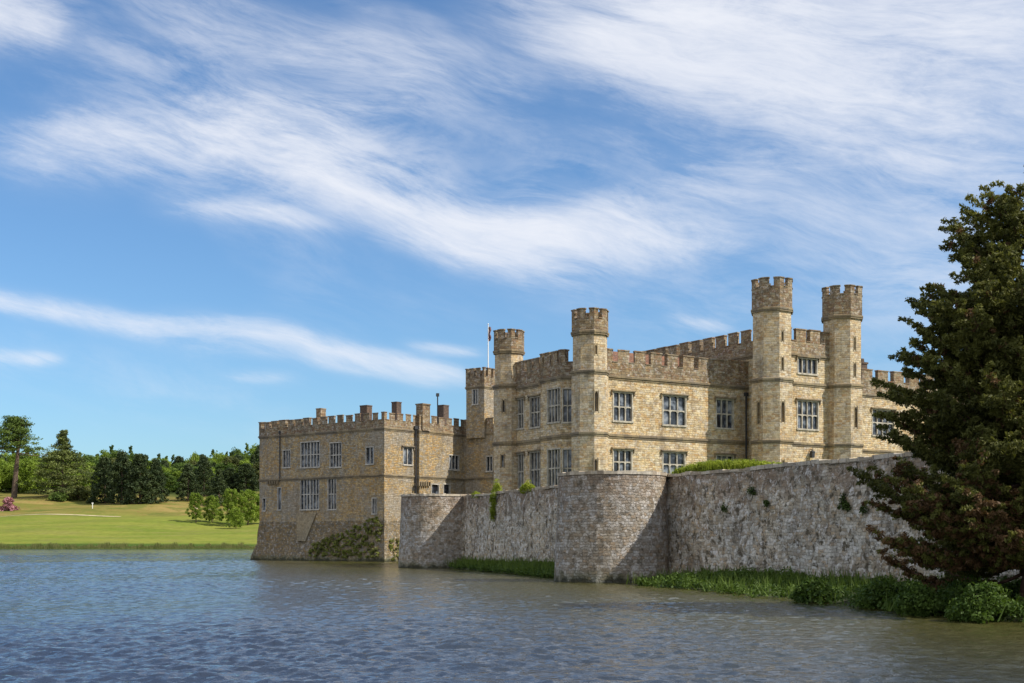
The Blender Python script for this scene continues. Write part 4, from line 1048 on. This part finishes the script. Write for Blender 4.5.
def tree_meshes(name, kind, h, w, mat, leaf=.5, seed=0, n=34, dens=70, trunk_h=.25, lean=0):
    """crown + trunk meshes for a tree of height h and crown width w, standing at the origin"""
    random.seed(seed); cs, rs, cn, tn = [], [], [], []; tr = MB(); r0 = w/2
    fat = 1.7 if kind == 'flat' else 1
    tr.tube([(0, 0, -.5), (lean*.3, 0, h*.3), (lean*.7, 0, h*.6), (lean, 0, h*.88)], [h*.022*fat, h*.017*fat, h*.012*fat, h*.003], 7)
    for i in range(n):
        u = (i+random.random())/n; a = i*2.4+random.uniform(-.5, .5)
        if kind == 'round':
            z = h*(trunk_h+(1-trunk_h)*u*.93); k = math.sqrt(max(.06, 1-((u-.38)/.64)**2)); q = r0*k*random.uniform(.35, .88); rr = w*random.uniform(.10, .19); rz_ = rr*.75
        elif kind == 'young':
            z = h*(trunk_h+(1-trunk_h)*u*.95); k = math.sqrt(max(.05, 1-((u-.32)/.72)**2))*(.7+.5*random.random()); q = r0*k*random.uniform(.2, .95); rr = w*random.uniform(.05, .11); rz_ = rr*.8
        elif kind == 'cone':
            z = h*(.06+.90*u); k = (1-u)**.8+.06; q = r0*k*random.uniform(.5, .92); rr = w*random.uniform(.08, .15)*(k+.35); rz_ = rr*.8
        elif kind == 'pine':
            z = h*(trunk_h+(1-trunk_h)*u*.95); k = (.75+.25*math.sin(u*2.6+.3))*(1.02-u)**.55; q = r0*k*random.uniform(.35, .95); rr = w*random.uniform(.07, .13); rz_ = rr*.7
        elif kind == 'layer':
            lay = int(u*9+random.uniform(-.3, .3)); z = h*(.08+.80*min(1, (lay+.5)/9)**.9)+random.uniform(-.8, .8); k = max(.14, (1-(lay/8.5))**.75 if lay < 8.5 else .14)*(.85+.25*math.sin(lay*2.1+a*1.3)); q = r0*k*random.random()**.45; z -= .10*q; rr = w*random.uniform(.045, .09); rz_ = rr*.42
            if u > .80: z = h*random.uniform(.72, 1.0); q = r0*.22*random.random()*(1.4-z/h); x = 0; rr *= .5
        elif kind == 'flat':
            z = h*(.64+.33*min(1, (int(u*4.99)+.45*math.sin(a*1.7+u*31))/4))+random.uniform(-.8, .8); k = (1-(u*1.02)**1.7)*(.75+.4*math.sin(a*2+u*9))+.10; q = r0*k*math.sqrt(random.random()); z -= .16*q-.4; rr = w*random.uniform(.07, .13); rz_ = rr*.33
        x, y = q*math.cos(a)+lean*z/h, q*math.sin(a); cs.append((x, y, z)); rs.append((rr, rr, rz_)); cn.append(int(dens*random.uniform(.7, 1.3))); tn.append(random.random())
        if i % 3 == 0:
            zb = z-q*(.5 if kind in ('round', 'pine') else .1)
            tr.tube([(lean*zb/h, 0, max(.3, zb)), (x*.6, y*.6, z-.1*q), (x, y, z)], [h*.006, h*.004, .02], 4, False)
    cm = leaf_mesh(name, cs, rs, cn, leaf, mat, tones=tn, elong=1.5, shell=.45)
    to = tr.build('trunk', M['bark'], None, (0, 0, 0)); tm = to.data; bpy.data.objects.remove(to)
    return cm, tm
PT = {}
for nm, args in {
    'broad_fresh': ('round', 15, 13, L['fresh'], .55, 1, 46, 85, .12),
    'broad_fresh2': ('round', 14, 11, L['fresh'], .50, 2, 40, 85, .16),
    'broad_mid': ('round', 17, 14, L['mid'], .55, 3, 48, 85, .12),
    'broad_olive': ('round', 15, 12, L['olive'], .55, 4, 42, 80, .14),
    'pine_dark': ('pine', 20, 15, L['dark'], .45, 5, 110, 85, .02),
    'pine_dark2': ('pine', 19, 13, L['dark'], .45, 6, 100, 85, .02),
    'spruce': ('cone', 18, 9, L['dark'], .45, 7, 60, 80, .05),
    'ridge_pine': ('pine', 19, 6, L['mid'], .45, 8, 26, 60, .45),
    'cedar': ('layer', 26, 29, L['cedar'], .40, 9, 300, 60, .05),
    'stone_pine': ('flat', 30, 23, L['pinegreen'], .40, 10, 190, 75, .6, 2.2),
    'sapling': ('young', 11, 9, L['fresh'], .28, 12, 90, 80, .16),
    'sapling2': ('young', 10, 10, L['fresh'], .28, 13, 95, 80, .10),
}.items():
    PT[nm] = tree_meshes('foliage', *args[:4], leaf=args[4], seed=args[5], n=args[6], dens=args[7], trunk_h=args[8], lean=args[9] if len(args) > 9 else 0)
random.seed(99)
def put_tree(name, proto, px, D, label, group=None, s=1.0, sw=None, htop=None):
    x, y = P(px, D); z = tz(x, y)
    o = empty(name, (x, y, z-.1), label, 'tree', group)
    o.rotation_euler = (0, 0, random.random()*6.28 if proto != 'stone_pine' else 0)
    o.scale = (sw or s, sw or s, s)
    cr_ = mobj('crown', PT[proto][0], o); cr_.location = (-1.8, 0, 0) if proto == 'stone_pine' else (0, 0, 0); mobj('trunk', PT[proto][1], o)
    return o
def hs(proto_h, px, D, ytop):
    x, y = P(px, D); return (Z(ytop, D)-tz(x, y))/proto_h
put_tree('umbrella_pine', 'stone_pine', 14, 498, 'tall flat-topped pine with a bare trunk at the left edge of the hillside', s=hs(30, 13, 498, 417))
put_tree('cedar_tree', 'cedar', 63, 492, 'broad layered cedar with a thin spire, right of the flat-topped pine', s=hs(26, 63, 492, 431), sw=1.15)
big = [('pine_dark', 105, 480, 456, .95), ('pine_dark2', 122, 472, 450, 1.0), ('pine_dark', 140, 468, 453, 1.05), ('pine_dark2', 156, 472, 458, .85)]
lb = ['leftmost of the four dark pines clumped on the slope', 'second from left of the four dark pines clumped on the slope', 'third from left of the four dark pines clumped on the slope', 'rightmost of the four dark pines clumped on the slope']
for (p, px, D, yt, w), l in zip(big, lb): put_tree('dark_pine', p, px, D, l, 'dark pines clumped on the slope', s=hs(20 if p == 'pine_dark' else 19, px, D, yt), sw=w)
for (p, px, D, yt, w), l in zip([('pine_dark2', 188, 482, 463, .8), ('spruce', 219, 470, 468, 1.0), ('pine_dark', 204, 500, 455, .75)], ['dark rounded pine right of the clump of four', 'low pointed dark spruce above the fresh green young trees', 'dark pine between the rounded pine and the pointed spruce']):
    put_tree('dark_pine', p, px, D, l, None, s=hs({'pine_dark2': 19, 'spruce': 18, 'pine_dark': 20}[p], px, D, yt), sw=w)
for (p, px, D, yt, w), l in zip([('sapling', 196, 398, 492, .75), ('sapling2', 212, 402, 495, .75), ('sapling', 232, 392, 488, 1.0), ('sapling2', 248, 398, 489, 1.0), ('sapling2', 236, 380, 508, .6), ('sapling', 262, 402, 492, 1.0)],
    ['fresh green young tree, leftmost on the lawn edge', 'fresh green young tree, second from left on the lawn edge', 'tall fresh green young tree left of the old keep', 'fresh green young tree touching the left edge of the keep', 'low rounded green bush-like tree in front of the young trees', 'fresh green young tree hidden behind the left corner of the keep']):
    put_tree('young_tree', p, px, D, l, 'young trees at the edge of the lawn', s=hs(11 if p == 'sapling' else 10, px, D, yt), sw=w)
# light trees behind the flat-topped pine
for px, D, yt in ((-12, 520, 452), (6, 530, 462), (30, 525, 459), (47, 540, 463), (92, 530, 470)):
    put_tree('broadleaf_tree', 'broad_fresh', px, D, 'fresh green broadleaf tree at the foot of the wood behind the cedar and flat-topped pine', 'fresh broadleaf trees at the foot of the wood', s=hs(15, px, D, yt), sw=1.0)
# the wood: each tree its own
hp = {'broad_fresh': 15, 'broad_fresh2': 14, 'broad_mid': 17, 'broad_olive': 15, 'pine_dark': 20, 'pine_dark2': 19, 'spruce': 18, 'ridge_pine': 19}
names = {'broad_fresh': ('broadleaf_tree', 'fresh green broadleaf tree in the wood beyond the lake', 'fresh broadleaf trees in the wood'), 'broad_fresh2': ('broadleaf_tree', 'fresh green broadleaf tree in the wood beyond the lake', 'fresh broadleaf trees in the wood'),
  'broad_mid': ('broadleaf_tree', 'mid-green full-crowned tree in the wood beyond the lake', 'mid-green trees in the wood'), 'broad_olive': ('broadleaf_tree', 'olive-toned tree in the wood beyond the lake', 'olive trees in the wood'),
  'pine_dark': ('dark_pine', 'dark pine among the trees of the far wood', 'dark pines in the wood'), 'pine_dark2': ('dark_pine', 'dark pine among the trees of the far wood', 'dark pines in the wood'),
  'spruce': ('spruce_tree', 'dark pointed spruce among the trees of the far wood', 'spruces in the wood'), 'ridge_pine': ('ridge_pine', 'slender pine on the skyline of the far wood', 'slender pines on the skyline')}
def skyline(px): return float(np.interp(px, [-60, 0, 40, 80, 120, 165, 185, 215, 240, 262, 300], [446, 450, 452, 451, 450, 456, 454, 452, 449, 444, 446]))
for rowD, x0, step, low in ((545, -70, 13, 13), (580, -64, 12, 8), (620, -70, 12, 4), (665, -60, 11, 1)):
    px = x0
    while px < 330:
        k = random.random(); 
        if px > 175: pr = 'pine_dark' if k < .18 else 'spruce' if k < .30 else 'broad_fresh2' if k < .62 else 'broad_mid' if k < .86 else 'broad_olive'
        elif px > 95: pr = 'broad_fresh' if k < .35 else 'broad_mid' if k < .65 else 'broad_olive' if k < .8 else 'pine_dark2'
        else: pr = 'broad_fresh' if k < .25 else 'broad_mid' if k < .55 else 'pine_dark2' if k < .75 else 'broad_fresh2'
        q = px+random.uniform(-3, 3); D = rowD+random.uniform(-14, 14)
        nm, lab, grp = names[pr]
        s = hs(hp[pr], q, D, skyline(q)+low+random.uniform(-2, 5)); put_tree(nm, pr, q, D, lab, grp, s=s, sw=random.uniform(.85, 1.1))
        px += step*random.uniform(.8, 1.2)
px = -60
while px < 330:
    q = px; D = 700+random.uniform(-15, 15); pr = random.choice(['ridge_pine', 'ridge_pine', 'broad_mid', 'spruce', 'broad_fresh2']); nm, lab, grp = names[pr]
    put_tree(nm, pr, q, D, lab, grp, s=hs(hp[pr], q, D, skyline(q)-(3 if pr == 'ridge_pine' else -1)+random.uniform(-4, 5)), sw=random.uniform(.8, 1.3)); px += random.uniform(4, 9)

# pink shrub, low shrub under the cedar, white post, rough tussocks
x, y = P(8.5, 452); bush('flowering_shrub', x, y, tz(x, y), 3.6, 4.6, L['pink'], 'pink flowering shrub on the slope below the flat-topped pine', 'shrub', 40, .45, dens=50)
x, y = P(80, 487); bush('shrub', x, y, tz(x, y), 6.0, 5.5, L['olive'], 'olive-green spreading shrub at the right foot of the cedar', 'shrub', 50, .5, dens=50)
x, y = P(60, 482); bush('shrub', x, y, tz(x, y), 5.0, 2.6, L['mid'], 'low green shrub at the foot of the cedar', 'shrub', 40, .45, dens=50)
x, y = P(92.5, 445); mb = MB(); mb.box((0, 0, -.3), (.22, .22, 2.3), .3); mb.box((0, 0, 1.6), (.6, .10, .4), .1); po_ = mb.build('post', M['white']); po_.location = (x, y, tz(x, y)); tag(po_, 'small white signpost on the slope below the dark pines', 'post')
